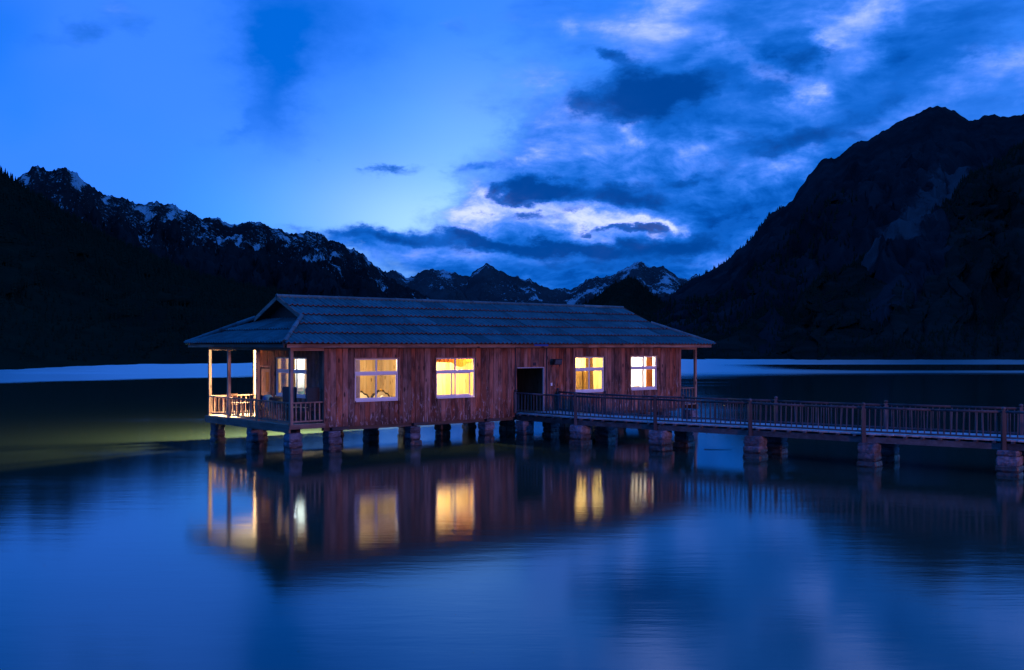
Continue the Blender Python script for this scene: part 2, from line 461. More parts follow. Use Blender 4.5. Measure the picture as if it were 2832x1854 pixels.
def cloth(name, col, thin=0.5, scale=9.0):
    m = NT(name); n = m.noise(m.obj(), scale, 4, 0.6); c = m.mix(n, tuple(x * 0.8 for x in col), tuple(x * 1.15 for x in col))
    tl = m.node('ShaderNodeBsdfTranslucent'); m.l.new(c, tl.inputs[0]); m.fin(c, 0.9, 0.0, 0.2)
    mx = m.node('ShaderNodeMixShader'); m.put(mx.inputs[0], thin); m.l.new(m.b.outputs[0], mx.inputs[1]); m.l.new(tl.outputs[0], mx.inputs[2])
    m.l.new(mx.outputs[0], m.out.inputs[0]); return m.mat
M['orange_cloth'] = cloth('orange_cloth_thin', (0.60, 0.22, 0.03), 0.12)
M['ochre_cloth'] = cloth('ochre_cloth_thin', (0.50, 0.30, 0.09), 0.15)
M['violet_cloth'] = cloth('violet_grey_cloth_thin', (0.26, 0.20, 0.30), 0.15)

def emitter(name, col, strength):
    m = NT(name); e = m.node('ShaderNodeEmission'); m.put(e.inputs[0], col); m.put(e.inputs[1], strength)
    m.l.new(e.outputs[0], m.out.inputs[0]); return m.mat
M['bulb_warm'] = emitter('warm_lamp_glass', (1.0, 0.72, 0.34), 9.0)
M['bulb_white'] = emitter('white_lamp_glass', (1.0, 0.93, 0.82), 9.0)

def glass():
    m = NT('window_glass')
    tr = m.node('ShaderNodeBsdfTransparent'); gl = m.node('ShaderNodeBsdfGlossy'); gl.inputs['Roughness'].default_value = 0.03
    m.put(tr.inputs[0], (0.93, 0.95, 0.94))
    lw = m.node('ShaderNodeLayerWeight'); m.put(lw.inputs['Blend'], 0.5)
    fr = m.math('MULTIPLY_ADD', m.math('POWER', lw.outputs['Facing'], 5.0), 0.95, 0.022)
    mx = m.node('ShaderNodeMixShader'); m.l.new(fr, mx.inputs[0]); m.l.new(tr.outputs[0], mx.inputs[1]); m.l.new(gl.outputs[0], mx.inputs[2])
    m.l.new(mx.outputs[0], m.out.inputs[0]); return m.mat
M['glass'] = glass()

def roof_mat(name, a, b, rough):
    m = NT(name); o = m.obj(); r = m.rand()
    n = m.noise(o, 2.3, 5, 0.62); n2 = m.noise(m.map(o, (7, 1.2, 1.2)), 1.0, 4, 0.6)
    col = m.mix(m.rng(n, 0.35, 0.7), a, b)
    col = m.mix(m.rng(n2, 0.50, 0.74, 0, 0.65), col, (0.035, 0.045, 0.05))
    rs = m.noise(m.map(o, (3.0, 0.8, 0.8), (5, 2, 1)), 1.0, 6, 0.7)
    col = m.mix(m.rng(rs, 0.62, 0.74, 0, 0.25), col, (0.07, 0.05, 0.04))
    hsv = m.node('ShaderNodeHueSaturation'); m.l.new(col, hsv.inputs['Color']); m.l.new(m.math('MULTIPLY_ADD', r, 0.5, 0.75), hsv.inputs['Value'])
    m.bump(n, 0.08, 0.02)
    return m.fin(hsv.outputs[0], rough, 0.0, 0.12)
M['roof'] = roof_mat('faded_blue_sheet', (0.016, 0.100, 0.118), (0.030, 0.135, 0.150), 0.65)
M['roof_lip'] = plain('red_brown_sheet_edge', (0.095, 0.042, 0.05), 0.8, var=0.4, scale=9)  # lower sheet ends, given a red-brown colour of their own
M['roof_cap'] = roof_mat('faded_blue_cap', (0.045, 0.11, 0.13), (0.07, 0.15, 0.17), 0.55)

def stone():
    m = NT('mortared_stone'); o = m.pos(); r = m.rand()
    n = m.noise(o, 3.2, 6, 0.65); n2 = m.noise(m.map(o, (2.0, 2.0, 7.0)), 1.0, 5, 0.7, 0.6); v = m.voro(o, 7.0)
    col = m.mix(m.rng(n, 0.3, 0.7), (0.052, 0.056, 0.078), (0.155, 0.165, 0.215))
    col = m.mix(m.rng(n2, 0.48, 0.62, 0, 0.8), col, (0.042, 0.034, 0.038))
    hsv = m.node('ShaderNodeHueSaturation'); m.l.new(col, hsv.inputs['Color']); m.l.new(m.math('MULTIPLY_ADD', r, 0.7, 0.65), hsv.inputs['Value'])
    sep = m.node('ShaderNodeSeparateXYZ'); m.l.new(o, sep.inputs[0])
    wet = m.rng(m.math('ADD', sep.outputs[2], m.math('MULTIPLY', n, 0.16)), 0.33, 0.46, 1.0, 0.0)      # tide line: wet, algae-dark stone
    col = m.mix(m.math('MULTIPLY', wet, 0.9), hsv.outputs[0], (0.03, 0.028, 0.03))
    m.bump(m.math('ADD', n, m.math('MULTIPLY', v, 0.6)), 0.8, 0.06)
    return m.fin(col, m.math('MULTIPLY_ADD', wet, -0.45, 0.85), 0.0, 0.4)
M['stone'] = stone()

def water():
    m = NT('lake_water'); p = m.pos()
    sep = m.node('ShaderNodeSeparateXYZ'); m.l.new(p, sep.inputs[0]); X, Y = sep.outputs[0], sep.outputs[1]
    wob = m.math('MULTIPLY', m.math('SUBTRACT', m.noise(m.map(p, (0.012, 0.05, 1)), 1.0, 4, 0.55), 0.5), 16.0)
    # wind lane: ruffled water in front of the far shore, with a calm tongue in it
    edge = m.math('MULTIPLY_ADD', m.math('MINIMUM', m.math('ADD', X, 30.0), 0.0), 1.3, 143.0)
    dist = m.math('ADD', m.math('SUBTRACT', Y, edge), wob)
    soft = m.rng(X, -50.0, 30.0, 9.0, 22.0)
    lane = m.rng(m.math('DIVIDE', dist, soft), -1.0, 1.0, 0, 1)
    tx = m.rng(X, 38.0, 62.0, 0.0, 1.0)
    ty = m.math('MULTIPLY', m.rng(m.math('ADD', Y, wob), 168.0, 182.0), m.rng(m.math('ADD', Y, wob), 216.0, 232.0, 1.0, 0.0))
    lane = m.math('MULTIPLY', lane, m.math('SUBTRACT', 1.0, m.math('MULTIPLY', tx, ty)))
    faint = m.math('MULTIPLY', m.rng(m.noise(m.map(p, (0.02, 0.12, 1)), 1.0, 4, 0.6), 0.5, 0.75), 0.05)
    rough = m.math('ADD', m.math('MULTIPLY_ADD', lane, 0.20, 0.100), faint)
    r1 = m.noise(m.map(p, (0.55, 2.2, 1.0)), 1.0, 4, 0.55)
    r2 = m.noise(m.map(p, (2.2, 8.0, 1.0)), 1.0, 3, 0.5)
    h = m.math('ADD', r1, m.math('MULTIPLY', r2, 0.30))
    m.bump(h, 0.075, 0.030)
    nrm = m.b.inputs['Normal'].links[0].from_socket
    gl = m.node('ShaderNodeBsdfGlossy', distribution='BECKMANN'); m.put(gl.inputs['Color'], (0.80, 0.93, 1.0)); m.put(gl.inputs['Roughness'], rough); m.l.new(nrm, gl.inputs['Normal'])
    df = m.node('ShaderNodeBsdfDiffuse'); m.put(df.inputs['Color'], (0.025, 0.042, 0.028))        # silty glacial water
    fr = m.node('ShaderNodeFresnel'); m.put(fr.inputs['IOR'], 1.75); m.l.new(nrm, fr.inputs['Normal'])
    mx = m.node('ShaderNodeMixShader'); m.l.new(fr.outputs[0], mx.inputs[0]); m.l.new(df.outputs[0], mx.inputs[1]); m.l.new(gl.outputs[0], mx.inputs[2])
    m.l.new(mx.outputs[0], m.out.inputs[0])
    return m.mat
M['water'] = water()

# ------------------------------------------------------------------ terrain
_rs = np.random.RandomState(5)
_perm = _rs.permutation(512); _perm = np.concatenate([_perm, _perm, _perm])
_ga = _rs.rand(512) * 2 * np.pi
def pnoise(x, y):
    xi = np.floor(x).astype(int); yi = np.floor(y).astype(int); xf = x - xi; yf = y - yi
    u = xf * xf * xf * (xf * (xf * 6 - 15) + 10); v = yf * yf * yf * (yf * (yf * 6 - 15) + 10)
    def g(ix, iy, dx, dy):
        a = _ga[_perm[(_perm[ix & 511] + iy) & 511]]; return np.cos(a) * dx + np.sin(a) * dy
    n0 = g(xi, yi, xf, yf) * (1 - u) + g(xi + 1, yi, xf - 1, yf) * u
    n1 = g(xi, yi + 1, xf, yf - 1) * (1 - u) + g(xi + 1, yi + 1, xf - 1, yf - 1) * u
    return (n0 * (1 - v) + n1 * v) * 1.4
def fbm(x, y, o=5, gain=0.5):
    s = np.zeros_like(x); a = 1.0; f = 1.0
    for k in range(o):
        s += a * pnoise(x * f + 17.3 * k, y * f + 9.1 * k); a *= gain; f *= 2.03
    return s
def ridged(x, y, o=5, gain=0.5):
    s = np.zeros_like(x); a = 1.0; f = 1.0
    for k in range(o):
        s += a * (1 - 2 * np.abs(pnoise(x * f + 31.7 * k, y * f + 5.9 * k))); a *= gain; f *= 2.07
    return s

FAR_CREST = [(-1249.1, 6400.0, 352.6), (-1023.7, 6370.4, 373.0), (-780.2, 6338.1, 447.6), (-687.1, 6325.6, 446.7), (-614.2, 6315.9, 413.4), (-556.9, 6308.1, 445.5), (-506.3, 6301.3, 462.4), (-447.0, 6293.3, 453.2), (-355.2, 6280.9, 430.6), (-246.3, 6266.1, 425.3), (-200.7, 6259.9, 470.2), (-140.1, 6251.6, 482.5), (-90.4, 6244.7, 458.3), (-28.0, 6236.1, 427.6), (62.2, 6223.7, 398.8), (152.1, 6211.3, 376.6), (241.5, 6198.8, 339.5), (286.1, 6192.6, 352.0), (353.9, 6183.1, 338.7), (411.0, 6175.1, 374.5), (482.6, 6165.0, 410.0), (579.1, 6151.4, 402.7), (666.8, 6139.0, 461.2), (718.9, 6131.6, 494.5), (754.2, 6126.5, 502.5), (797.7, 6120.3, 468.2), (841.2, 6114.1, 459.3), (884.6, 6107.9, 463.1), (927.9, 6101.6, 431.1), (971.1, 6095.4, 386.5), (1022.4, 6088.0, 398.6), (1065.4, 6081.8, 421.3), (1100.1, 6076.7, 393.7), (1321.4, 6044.4, 333.3), (1622.1, 6000.0, 289.5)]
SNOW_CREST = [(-1897.1, 2600.0, 441.5), (-1722.2, 2750.2, 438.3), (-1552.7, 2875.3, 487.8), (-1486.4, 2920.4, 445.0), (-1410.2, 2970.0, 472.0), (-1385.7, 2985.5, 498.1), (-1362.4, 3000.0, 517.1), (-1340.0, 3043.0, 510.8), (-1321.2, 3077.5, 526.1), (-1304.1, 3107.6, 523.7), (-1283.9, 3142.0, 496.9), (-1259.6, 3181.9, 477.9), (-1237.7, 3216.3, 465.3), (-1211.5, 3256.1, 463.2), (-1180.5, 3301.3, 447.9), (-1163.0, 3326.1, 446.7), (-1141.1, 3356.2, 470.3), (-1103.9, 3405.7, 462.0), (-1068.6, 3450.9, 443.0), (-1036.4, 3490.7, 428.9), (-1012.2, 3519.8, 427.5), (-994.9, 3540.2, 434.9), (-965.2, 3574.6, 413.2), (-929.8, 3614.5, 424.0), (-897.4, 3650.0, 440.7), (-870.3, 3679.0, 431.5), (-836.4, 3714.5, 420.2), (-783.6, 3768.3, 402.9), (-747.7, 3803.8, 419.7), (-712.1, 3838.3, 416.9), (-680.3, 3868.4, 394.8), (-632.8, 3912.5, 389.8), (-610.3, 3933.0, 363.3), (-596.0, 3945.9, 374.0), (-576.7, 3963.1, 351.1), (-559.7, 3978.2, 352.4), (-543.8, 3992.2, 327.5), (-514.0, 4018.0, 307.4), (-491.4, 4037.4, 283.8), (-444.3, 4077.2, 247.2), (-338.8, 4163.3, 202.1), (-200.3, 4270.9, 148.3), (-24.3, 4400.0, 84.4)]
FOREST_CREST = [(-655.6, 700.0, 203.8), (-669.6, 838.5, 214.4), (-645.4, 976.9, 215.5), (-602.2, 1080.8, 206.3), (-561.5, 1150.0, 193.5), (-556.2, 1162.1, 187.5), (-549.9, 1176.0, 182.4), (-538.2, 1199.8, 171.9), (-527.6, 1220.1, 161.3), (-516.5, 1240.0, 151.9), (-503.5, 1262.1, 142.3), (-486.1, 1289.7, 128.9), (-468.4, 1316.1, 123.3), (-444.1, 1349.9, 106.8), (-412.7, 1390.1, 94.1), (-387.8, 1420.0, 88.2), (-361.5, 1449.8, 83.9), (-333.3, 1480.1, 76.9), (-314.0, 1500.0, 70.7), (-271.6, 1526.3, 56.6), (-198.1, 1569.8, 38.1), (-93.2, 1627.6, 22.5), (49.2, 1700.0, 11.6)]
RIGHT_CREST = [(-104.0, 2600.0, 15.6), (72.6, 2507.2, 28.2), (236.4, 2414.4, 68.9), (283.1, 2386.5, 92.8), (321.1, 2363.3, 111.5), (352.4, 2343.9, 116.3), (390.4, 2319.7, 144.7), (412.6, 2305.3, 155.8), (463.7, 2271.5, 186.5), (499.1, 2247.3, 220.9), (519.7, 2232.9, 245.0), (547.3, 2213.5, 281.0), (586.9, 2184.7, 310.6), (596.9, 2177.3, 331.3), (616.0, 2162.9, 359.7), (634.9, 2148.5, 384.8), (660.0, 2129.0, 385.0), (681.0, 2112.3, 404.6), (693.1, 2102.6, 412.1), (710.7, 2088.2, 412.9), (718.0, 2082.1, 421.8), (725.2, 2076.1, 423.5), (750.9, 2054.3, 439.6), (778.5, 2030.2, 447.1), (799.6, 2011.1, 459.6), (811.7, 2000.0, 460.5), (833.5, 1987.9, 450.2), (859.4, 1973.2, 427.9), (873.5, 1965.2, 427.5), (892.8, 1954.0, 433.8), (917.5, 1939.3, 429.3), (940.2, 1925.6, 431.6), (999.2, 1888.9, 439.1), (1114.2, 1811.1, 439.9), (1270.2, 1686.7, 369.2), (1440.0, 1500.0, 282.2)]
SPUR_CREST = [(41.1, 420.0, 5.8), (80.2, 480.3, 9.4), (117.4, 528.6, 13.6), (144.4, 560.0, 21.3), (191.5, 651.9, 45.1), (239.2, 734.0, 58.1), (289.7, 812.6, 85.8), (338.0, 881.5, 97.6), (408.1, 973.4, 142.2), (445.7, 1019.3, 170.5), (496.5, 1078.5, 189.9), (561.5, 1150.0, 227.2), (601.9, 1137.9, 250.4), (684.3, 1112.4, 279.4), (835.9, 1061.3, 310.6), (994.5, 1000.0, 299.8)]
KNOLL_CREST = [(7.2, 1500.0, 13.3), (64.1, 1500.0, 36.5), (99.8, 1500.0, 58.8), (117.4, 1500.0, 72.2), (143.3, 1500.0, 91.4), (167.1, 1500.0, 103.8), (175.9, 1500.0, 101.2), (191.4, 1500.0, 87.2), (204.3, 1500.0, 72.2), (224.5, 1500.0, 59.8), (260.7, 1500.0, 44.3), (312.4, 1500.0, 26.2)]
SHORE = [(-84.5, 90.2), (-86.2, 118.1), (-74.6, 152.7), (-67.0, 168.5), (-53.5, 184.8), (-47.1, 190.9), (-16.4, 220.3), (39.8, 249.0), (79.4, 272.7), (139.8, 286.4), (299.8, 301.4)]

def mountain(name, crest, mat, foot, n=420, rows=110, power=1.25, relief=0.10, jag=4.0, wave=60.0, seed=0.0, back=0.35, snow=0.0, label=None):
    """a massif: crest line in world metres, its flank falling to the foot line and a back slope"""
    c = np.array(crest, float)
    seg = np.concatenate([[0], np.cumsum(np.hypot(np.diff(c[:, 0]), np.diff(c[:, 1])))])
    s = np.linspace(0, seg[-1], n)
    X = np.interp(s, seg, c[:, 0]); Y = np.interp(s, seg, c[:, 1]); Z = np.interp(s, seg, c[:, 2])
    Z = Z + jag * fbm(s / wave + seed, np.zeros(n) + seed * 1.7, 6, 0.62)
    Z = Z + 0.6 * jag * np.maximum(0, ridged(s / wave * 2.3 + seed, np.zeros(n) + 3.1 + seed, 3)) ** 2 * 0.5
    fx, fy = foot(X, Y)
    t = np.linspace(0, 1, rows) ** 1.15
    tb = np.linspace(0, 1, 14)[1:]
    T = t[None, :]; S = s[:, None] + 0 * T
    px = X[:, None] + (fx - X)[:, None] * T; py = Y[:, None] + (fy - Y)[:, None] * T
    prof = (1 - T) ** power
    z = (Z[:, None] + 3) * prof - 3
    run = np.hypot(fx - X, fy - Y)[:, None] * T
    env = np.clip(T * 6, 0, 1) * np.clip((1 - T) * 3, 0, 1)
    gul = ridged(S / (wave * 4.2) + seed + 0.35 * fbm(S / 900, run / 500, 3), run / (wave * 14) + seed, 6, 0.55)
    rough = fbm(S / (wave * 1.2) + 7 + seed, run / (wave * 1.4), 6, 0.6)
    lift = np.clip(1.7 - T * 2.2, 0.35, 1.7)            # near the crest the flank only cuts in
    z = z + relief * Z[:, None] * env * (0.55 * (gul - 0.9 - 0.75 * lift) + 0.22 * (rough - 0.3 * lift))
    px = px + env * wave * 0.35 * fbm(S / (wave * 2) + 3, run / (wave * 2) + 9, 3)
    verts = np.stack([px, py, z], -1)
    # back slope
    nb = len(tb)
    bx = X[:, None] * (1 + back * tb[None, :]); by = Y[:, None] * (1 + back * tb[None, :])
    bz = (Z[:, None] + 3) * (1 - tb[None, :]) ** 1.2 - 3
    bverts = np.stack([bx, by, bz], -1)[:, ::-1]
    allv = np.concatenate([bverts, verts], 1); R = allv.shape[1]
    me = bpy.data.meshes.new(name)
    idx = np.arange(n * R).reshape(n, R)
    q = np.stack([idx[:-1, :-1], idx[:-1, 1:], idx[1:, 1:], idx[1:, :-1]], -1).reshape(-1, 4)
    me.from_pydata(allv.reshape(-1, 3).tolist(), [], q.tolist())
    # snow lying in the gullies and on the high shelves
    conc = np.zeros((n, R))
    if snow > 0:
        k = -(gul - 0.9) + 0.9 * fbm(S / (wave * 0.9) + 41, run / (wave * 5) + 3, 4, 0.6)
        high = np.clip(1.25 - T * 2.6, 0, 1) * np.clip((Z / Z.max())[:, None] * 1.6 - 0.25, 0, 1)
        streak = np.clip(1 - 5.0 * np.abs(pnoise(S / (wave * 2.1) + 0.8 * fbm(S / 700 + 2, run / 260, 4) + seed, run / (wave * 9) + 5)), 0, 1)
        streak = streak * np.clip(fbm(S / 160 + 11, run / 190 + 4, 3) * 1.6 + 0.35, 0, 1) * np.clip(1.5 - T * 2.4, 0, 1)
        conc[:, nb:] = k * 0.14 + high * snow * 0.70 + streak * 0.62
        conc[:, :nb] = 0.5
    a = me.attributes.new('snow', 'FLOAT', 'POINT'); a.data.foreach_set('value', conc.reshape(-1).astype(np.float32))
    me.materials.append(mat); me.polygons.foreach_set('use_smooth', [True] * len(me.polygons)); me.update()
    o = bpy.data.objects.new(name, me); link(o); tag(o, kind='structure')
    return o, verts

def rock_mat(name, a, b, snow_lo=None, scale=0.02, scree=None):
    m = NT(name); p = m.pos()
    n1 = m.noise(p, scale, 8, 0.65); n2 = m.noise(p, scale * 6, 6, 0.65)
    col = m.mix(m.rng(n1, 0.35, 0.68), a, b)
    col = m.mix(m.rng(n2, 0.5, 0.75, 0, 0.5), col, tuple(c * 0.5 for c in a))
    if scree:
        (x0, y0), (x1, y1), w, sc = scree
        sep = m.node('ShaderNodeSeparateXYZ'); m.l.new(p, sep.inputs[0])
        L2 = (x1 - x0) ** 2 + (y1 - y0) ** 2
        dx = m.math('SUBTRACT', sep.outputs[0], x0); dy = m.math('SUBTRACT', sep.outputs[1], y0)
        t = m.math('DIVIDE', m.math('ADD', m.math('MULTIPLY', dx, x1 - x0), m.math('MULTIPLY', dy, y1 - y0)), L2, clamp=True)
        ex = m.math('SUBTRACT', dx, m.math('MULTIPLY', t, x1 - x0)); ey = m.math('SUBTRACT', dy, m.math('MULTIPLY', t, y1 - y0))
        dd = m.math('SQRT', m.math('ADD', m.math('MULTIPLY', ex, ex), m.math('MULTIPLY', ey, ey)))
        dd = m.math('ADD', dd, m.math('MULTIPLY', m.math('SUBTRACT', n2, 0.5), w * 2.4))
        col = m.mix(m.rng(dd, w * 0.5, w, 0.85, 0.0), col, sc)
    if snow_lo is not None:
        at = m.node('ShaderNodeAttribute'); at.attribute_name = 'snow'
        f = m.math('ADD', at.outputs['Fac'], m.math('MULTIPLY', m.math('SUBTRACT', m.noise(p, scale * 16, 8, 0.78), 0.5), 2.5))
        col = m.mix(m.rng(f, snow_lo, snow_lo + 0.14), col, (0.33, 0.345, 0.37))
    m.bump(m.math('ADD', n1, n2), 0.35, 8.0)
    return m.fin(col, 1.0, 0.0, 0.0)

sh = np.array(SHORE, float)
sh_az = np.arctan2(sh[:, 0], sh[:, 1]); sh_d = np.hypot(sh[:, 0], sh[:, 1])
def shore_foot(extra=0.0):
    def f(X, Y):
        az = np.arctan2(X, Y); d = np.interp(az, sh_az, sh_d) + extra
        d = d + 5 * fbm(az * 22, az * 0 + 2.2, 3)
        return d * np.sin(az), d * np.cos(az)
    return f
def ratio_foot(k):
    return lambda X, Y: (X * k, Y * k)

M['far_rock'] = rock_mat('far_rock_and_snow', (0.026, 0.030, 0.034), (0.042, 0.047, 0.052), 0.62, 0.004)
M['snow_rock'] = rock_mat('rock_with_snow_gullies', (0.010, 0.012, 0.013), (0.018, 0.020, 0.022), 0.50, 0.006)
M['forest_floor'] = rock_mat('forest_ground', (0.006, 0.011, 0.008), (0.011, 0.019, 0.012), None, 0.012)
M['right_rock'] = rock_mat('dark_rock_face', (0.009, 0.0125, 0.015), (0.020, 0.025, 0.029), 1.05, 0.008, scree=((240, 675), (560, 1325), 24, (0.050, 0.055, 0.062)))
M['spur_ground'] = rock_mat('dark_scrub_slope', (0.006, 0.010, 0.008), (0.017, 0.021, 0.019), None, 0.015)

far_m, _ = mountain('far_mountains', FAR_CREST, M['far_rock'], ratio_foot(0.60), 620, 120, 1.15, 0.26, 16, 150, 2.0, snow=0.62)
snow_m, _ = mountain('snow_mountains', SNOW_CREST, M['snow_rock'], ratio_foot(0.40), 700, 150, 1.2, 0.20, 7, 42, 5.0, snow=0.50)
forest_m, forest_v = mountain('forest_hill', FOREST_CREST, M['forest_floor'], shore_foot(0), 380, 110, 1.12, 0.10, 3, 60, 9.0)
right_m, right_v = mountain('rocky_mountain', RIGHT_CREST, M['right_rock'], shore_foot(18), 560, 150, 1.25, 0.15, 4.5, 60, 13.0, snow=0.42)
spur_m, spur_v = mountain('spur_hill', SPUR_CREST, M['spur_ground'], shore_foot(0), 320, 100, 1.15, 0.12, 4, 45, 21.0)
knoll_m, knoll_v = mountain('knoll_hill', KNOLL_CREST, M['forest_floor'], ratio_foot(0.5), 160, 60, 1.2, 0.06, 4, 50, 27.0)

# lake
wm = MB(); wm.add([(-9000, -40, 0), (9000, -40, 0), (9000, 9000, 0), (-9000, 9000, 0)], [(0, 1, 2, 3)])
lake = wm.build('lake_water', M['water']); tag(lake, kind='structure')

# near bank that the camera and the landing of the walkway stand on (outside the frame)
def bank_h(x, y):
    d = x * 0.62 - y * 0.78 - 1.0                     # metres behind the waterline
    h = 2.3 * (1 - math.exp(-max(d, 0) / 7.0)) + min(d, 0) * 0.35
    return max(h, -1.2) + 0.18 * math.sin(x * 0.9 + y * 0.3) * math.sin(y * 1.1 - x * 0.2)
bx, by = np.linspace(-60, 90, 76), np.linspace(-38, 60, 50)
vs = [(x, y, bank_h(x, y)) for x in bx for y in by]; nb = len(by)
fs = [(i * nb + j, (i + 1) * nb + j, (i + 1) * nb + j + 1, i * nb + j + 1) for i in range(len(bx) - 1) for j in range(nb - 1)]
g = MB(); g.add(vs, fs); bank = g.build('shore_bank', plain('gravel_bank', (0.16, 0.145, 0.13), 0.95, var=0.5, scale=3.0, bump=0.6), smooth=True)
tag(bank, kind='structure')

# ------------------------------------------------------------------ woods on the hills: far-off masses of conifers
def conifer_verts(sides=5):
    vs, fs = [], []
    for (z0, z1, r) in ((0.08, 0.55, 0.19), (0.34, 0.80, 0.135), (0.60, 1.0, 0.085)):
        b = len(vs)
        for i in range(sides):
            a = 2 * math.pi * i / sides + z0 * 5
            vs.append((r * math.cos(a), r * math.sin(a), z0 - (0.03 if i % 2 else 0)))
        vs.append((0, 0, z1)); fs += [(b + i, b + (i + 1) % sides, b + sides) for i in range(sides)]
    b = len(vs); vs += [(0.022, 0, 0), (-0.011, 0.019, 0), (-0.011, -0.019, 0), (0, 0, 0.3)]
    fs += [(b, b + 1, b + 3), (b + 1, b + 2, b + 3), (b + 2, b, b + 3)]
    return np.array(vs), np.array(fs)
CV, CF = conifer_verts()
def scatter(verts, count, t0, t1, seed, xlo=None, xhi=None, bias=1.0):
    r = np.random.RandomState(seed); n, R = verts.shape[:2]; out = []
    while len(out) < count:
        i = r.randint(0, n - 1, 4000); tt = t0 + (t1 - t0) * r.rand(4000) ** bias
        j = np.clip((tt * (R - 1)).astype(int), 0, R - 2); a, b = r.rand(4000), r.rand(4000)
        p = (verts[i, j] * ((1 - a) * (1 - b))[:, None] + verts[i + 1, j] * (a * (1 - b))[:, None]
             + verts[i, j + 1] * ((1 - a) * b)[:, None] + verts[i + 1, j + 1] * (a * b)[:, None])
        az = p[:, 0] / p[:, 1]; ok = (p[:, 2] > 0.6) & (np.abs(az) < 0.75)
        if xlo is not None: ok &= az > xlo
        if xhi is not None: ok &= az < xhi
        out += list(p[ok])
    return np.array(out[:count])
def wood_mass(name, pts, hlo, hhi, mat, label, seed):
    r = np.random.RandomState(seed); k = len(pts)
    h = hlo + (hhi - hlo) * r.rand(k) ** 1.4; h = h * np.clip(pts[:, 1] / 1000.0, 0.22, 1.0); ang = r.rand(k) * 6.28; wd = h * (0.85 + 0.5 * r.rand(k))
    c, s = np.cos(ang), np.sin(ang)
    x = (CV[None, :, 0] * c[:, None] - CV[None, :, 1] * s[:, None]) * wd[:, None] + pts[:, 0, None]
    y = (CV[None, :, 0] * s[:, None] + CV[None, :, 1] * c[:, None]) * wd[:, None] + pts[:, 1, None]
    z = CV[None, :, 2] * h[:, None] + pts[:, 2, None] - 0.4
    v = np.stack([x, y, z], -1).reshape(-1, 3)
    f = (CF[None] + (np.arange(k) * len(CV))[:, None, None]).reshape(-1, 3)
    me = bpy.data.meshes.new(name); me.vertices.add(len(v)); me.vertices.foreach_set('co', v.reshape(-1))
    me.loops.add(f.size); me.loops.foreach_set('vertex_index', f.reshape(-1).astype(np.int32))
    me.polygons.add(len(f)); me.polygons.foreach_set('loop_start', np.arange(0, f.size, 3, dtype=np.int32))
    me.update(calc_edges=True); me.materials.append(mat)
    o = bpy.data.objects.new(name, me); link(o); tag(o, label, 'forest', kind='stuff'); return o
def needle_mat():
    m = NT('conifer_needles'); p = m.pos(); n = m.noise(p, 0.05, 5, 0.6)
    return m.fin(m.mix(n, (0.007, 0.013, 0.009), (0.013, 0.023, 0.014)), 1.0, 0.0, 0.0)
M['needles'] = needle_mat()
pts = np.concatenate([scatter(forest_v, 900, 0.0, 0.03, 1), scatter(forest_v, 15000, 0.0, 0.97, 2)])
wood_mass('conifer_forest', pts, 5, 11, M['needles'], 'dark conifer forest covering the hillside left of the house', 3)
pts = np.concatenate([scatter(spur_v, 500, 0.0, 0.05, 4), scatter(spur_v, 5200, 0.0, 0.97, 5), scatter(spur_v, 900, 0.90, 0.975, 6)])
wood_mass('hillside_scrub', pts, 2.5, 7.5, M['needles'], 'dark trees and scrub on the slope above the far shore at right', 7)
pts = np.concatenate([scatter(right_v, 150, 0.0, 0.012, 8, 0.10, 0.26), scatter(right_v, 3200, 0.55, 0.97, 9, -0.3, 0.33), scatter(knoll_v, 1700, 0.0, 0.6, 10)])
wood_mass('valley_forest', pts, 4, 9, M['needles'], 'dark conifer forest on the valley floor and knoll behind the house', 11)

# ------------------------------------------------------------------ the house on piers (local x along the front, y to the back, z up)
HA = math.radians(39.7)
HO = Vector((-7.0, 39.2, 0))
L, WD, PORCH = 19.9, 5.37, 1.39
EZ_SOFFIT = 3.95
Z0, ZT, FL = 0.91, 3.86, 1.08            # cladding bottom / top, floor level
house = empty('stilt_house', HO, HA)
tag(house, 'long red timber house on stone piers with a blue sheet roof and four lit windows', 'house')
def hw(x, y, z):
    c, s = math.cos(HA), math.sin(HA); return Vector((HO.x + x * c - y * s, HO.y + x * s + y * c, z))

OPEN_F = [(1.28, 3.29, 1.85, 3.47), (5.09, 7.10, 1.86, 3.47), (9.36, 10.92, 1.00, 3.04), (12.79, 14.66, 1.87, 3.46), (16.39, 18.25, 1.89, 3.47)]
OPEN_E = [(1.33, 3.97, 1.98, 3.50), (4.36, 5.22, FL, 3.08)]

def spans(a, b, opens):
    cuts = sorted({a, b, *[o[0] for o in opens], *[o[1] for o in opens]})
    for lo, hi in zip(cuts, cuts[1:]):
        op = [o for o in opens if o[0] <= lo + 1e-6 and o[1] >= hi - 1e-6]
        yield lo, hi, (op[0] if op else None)

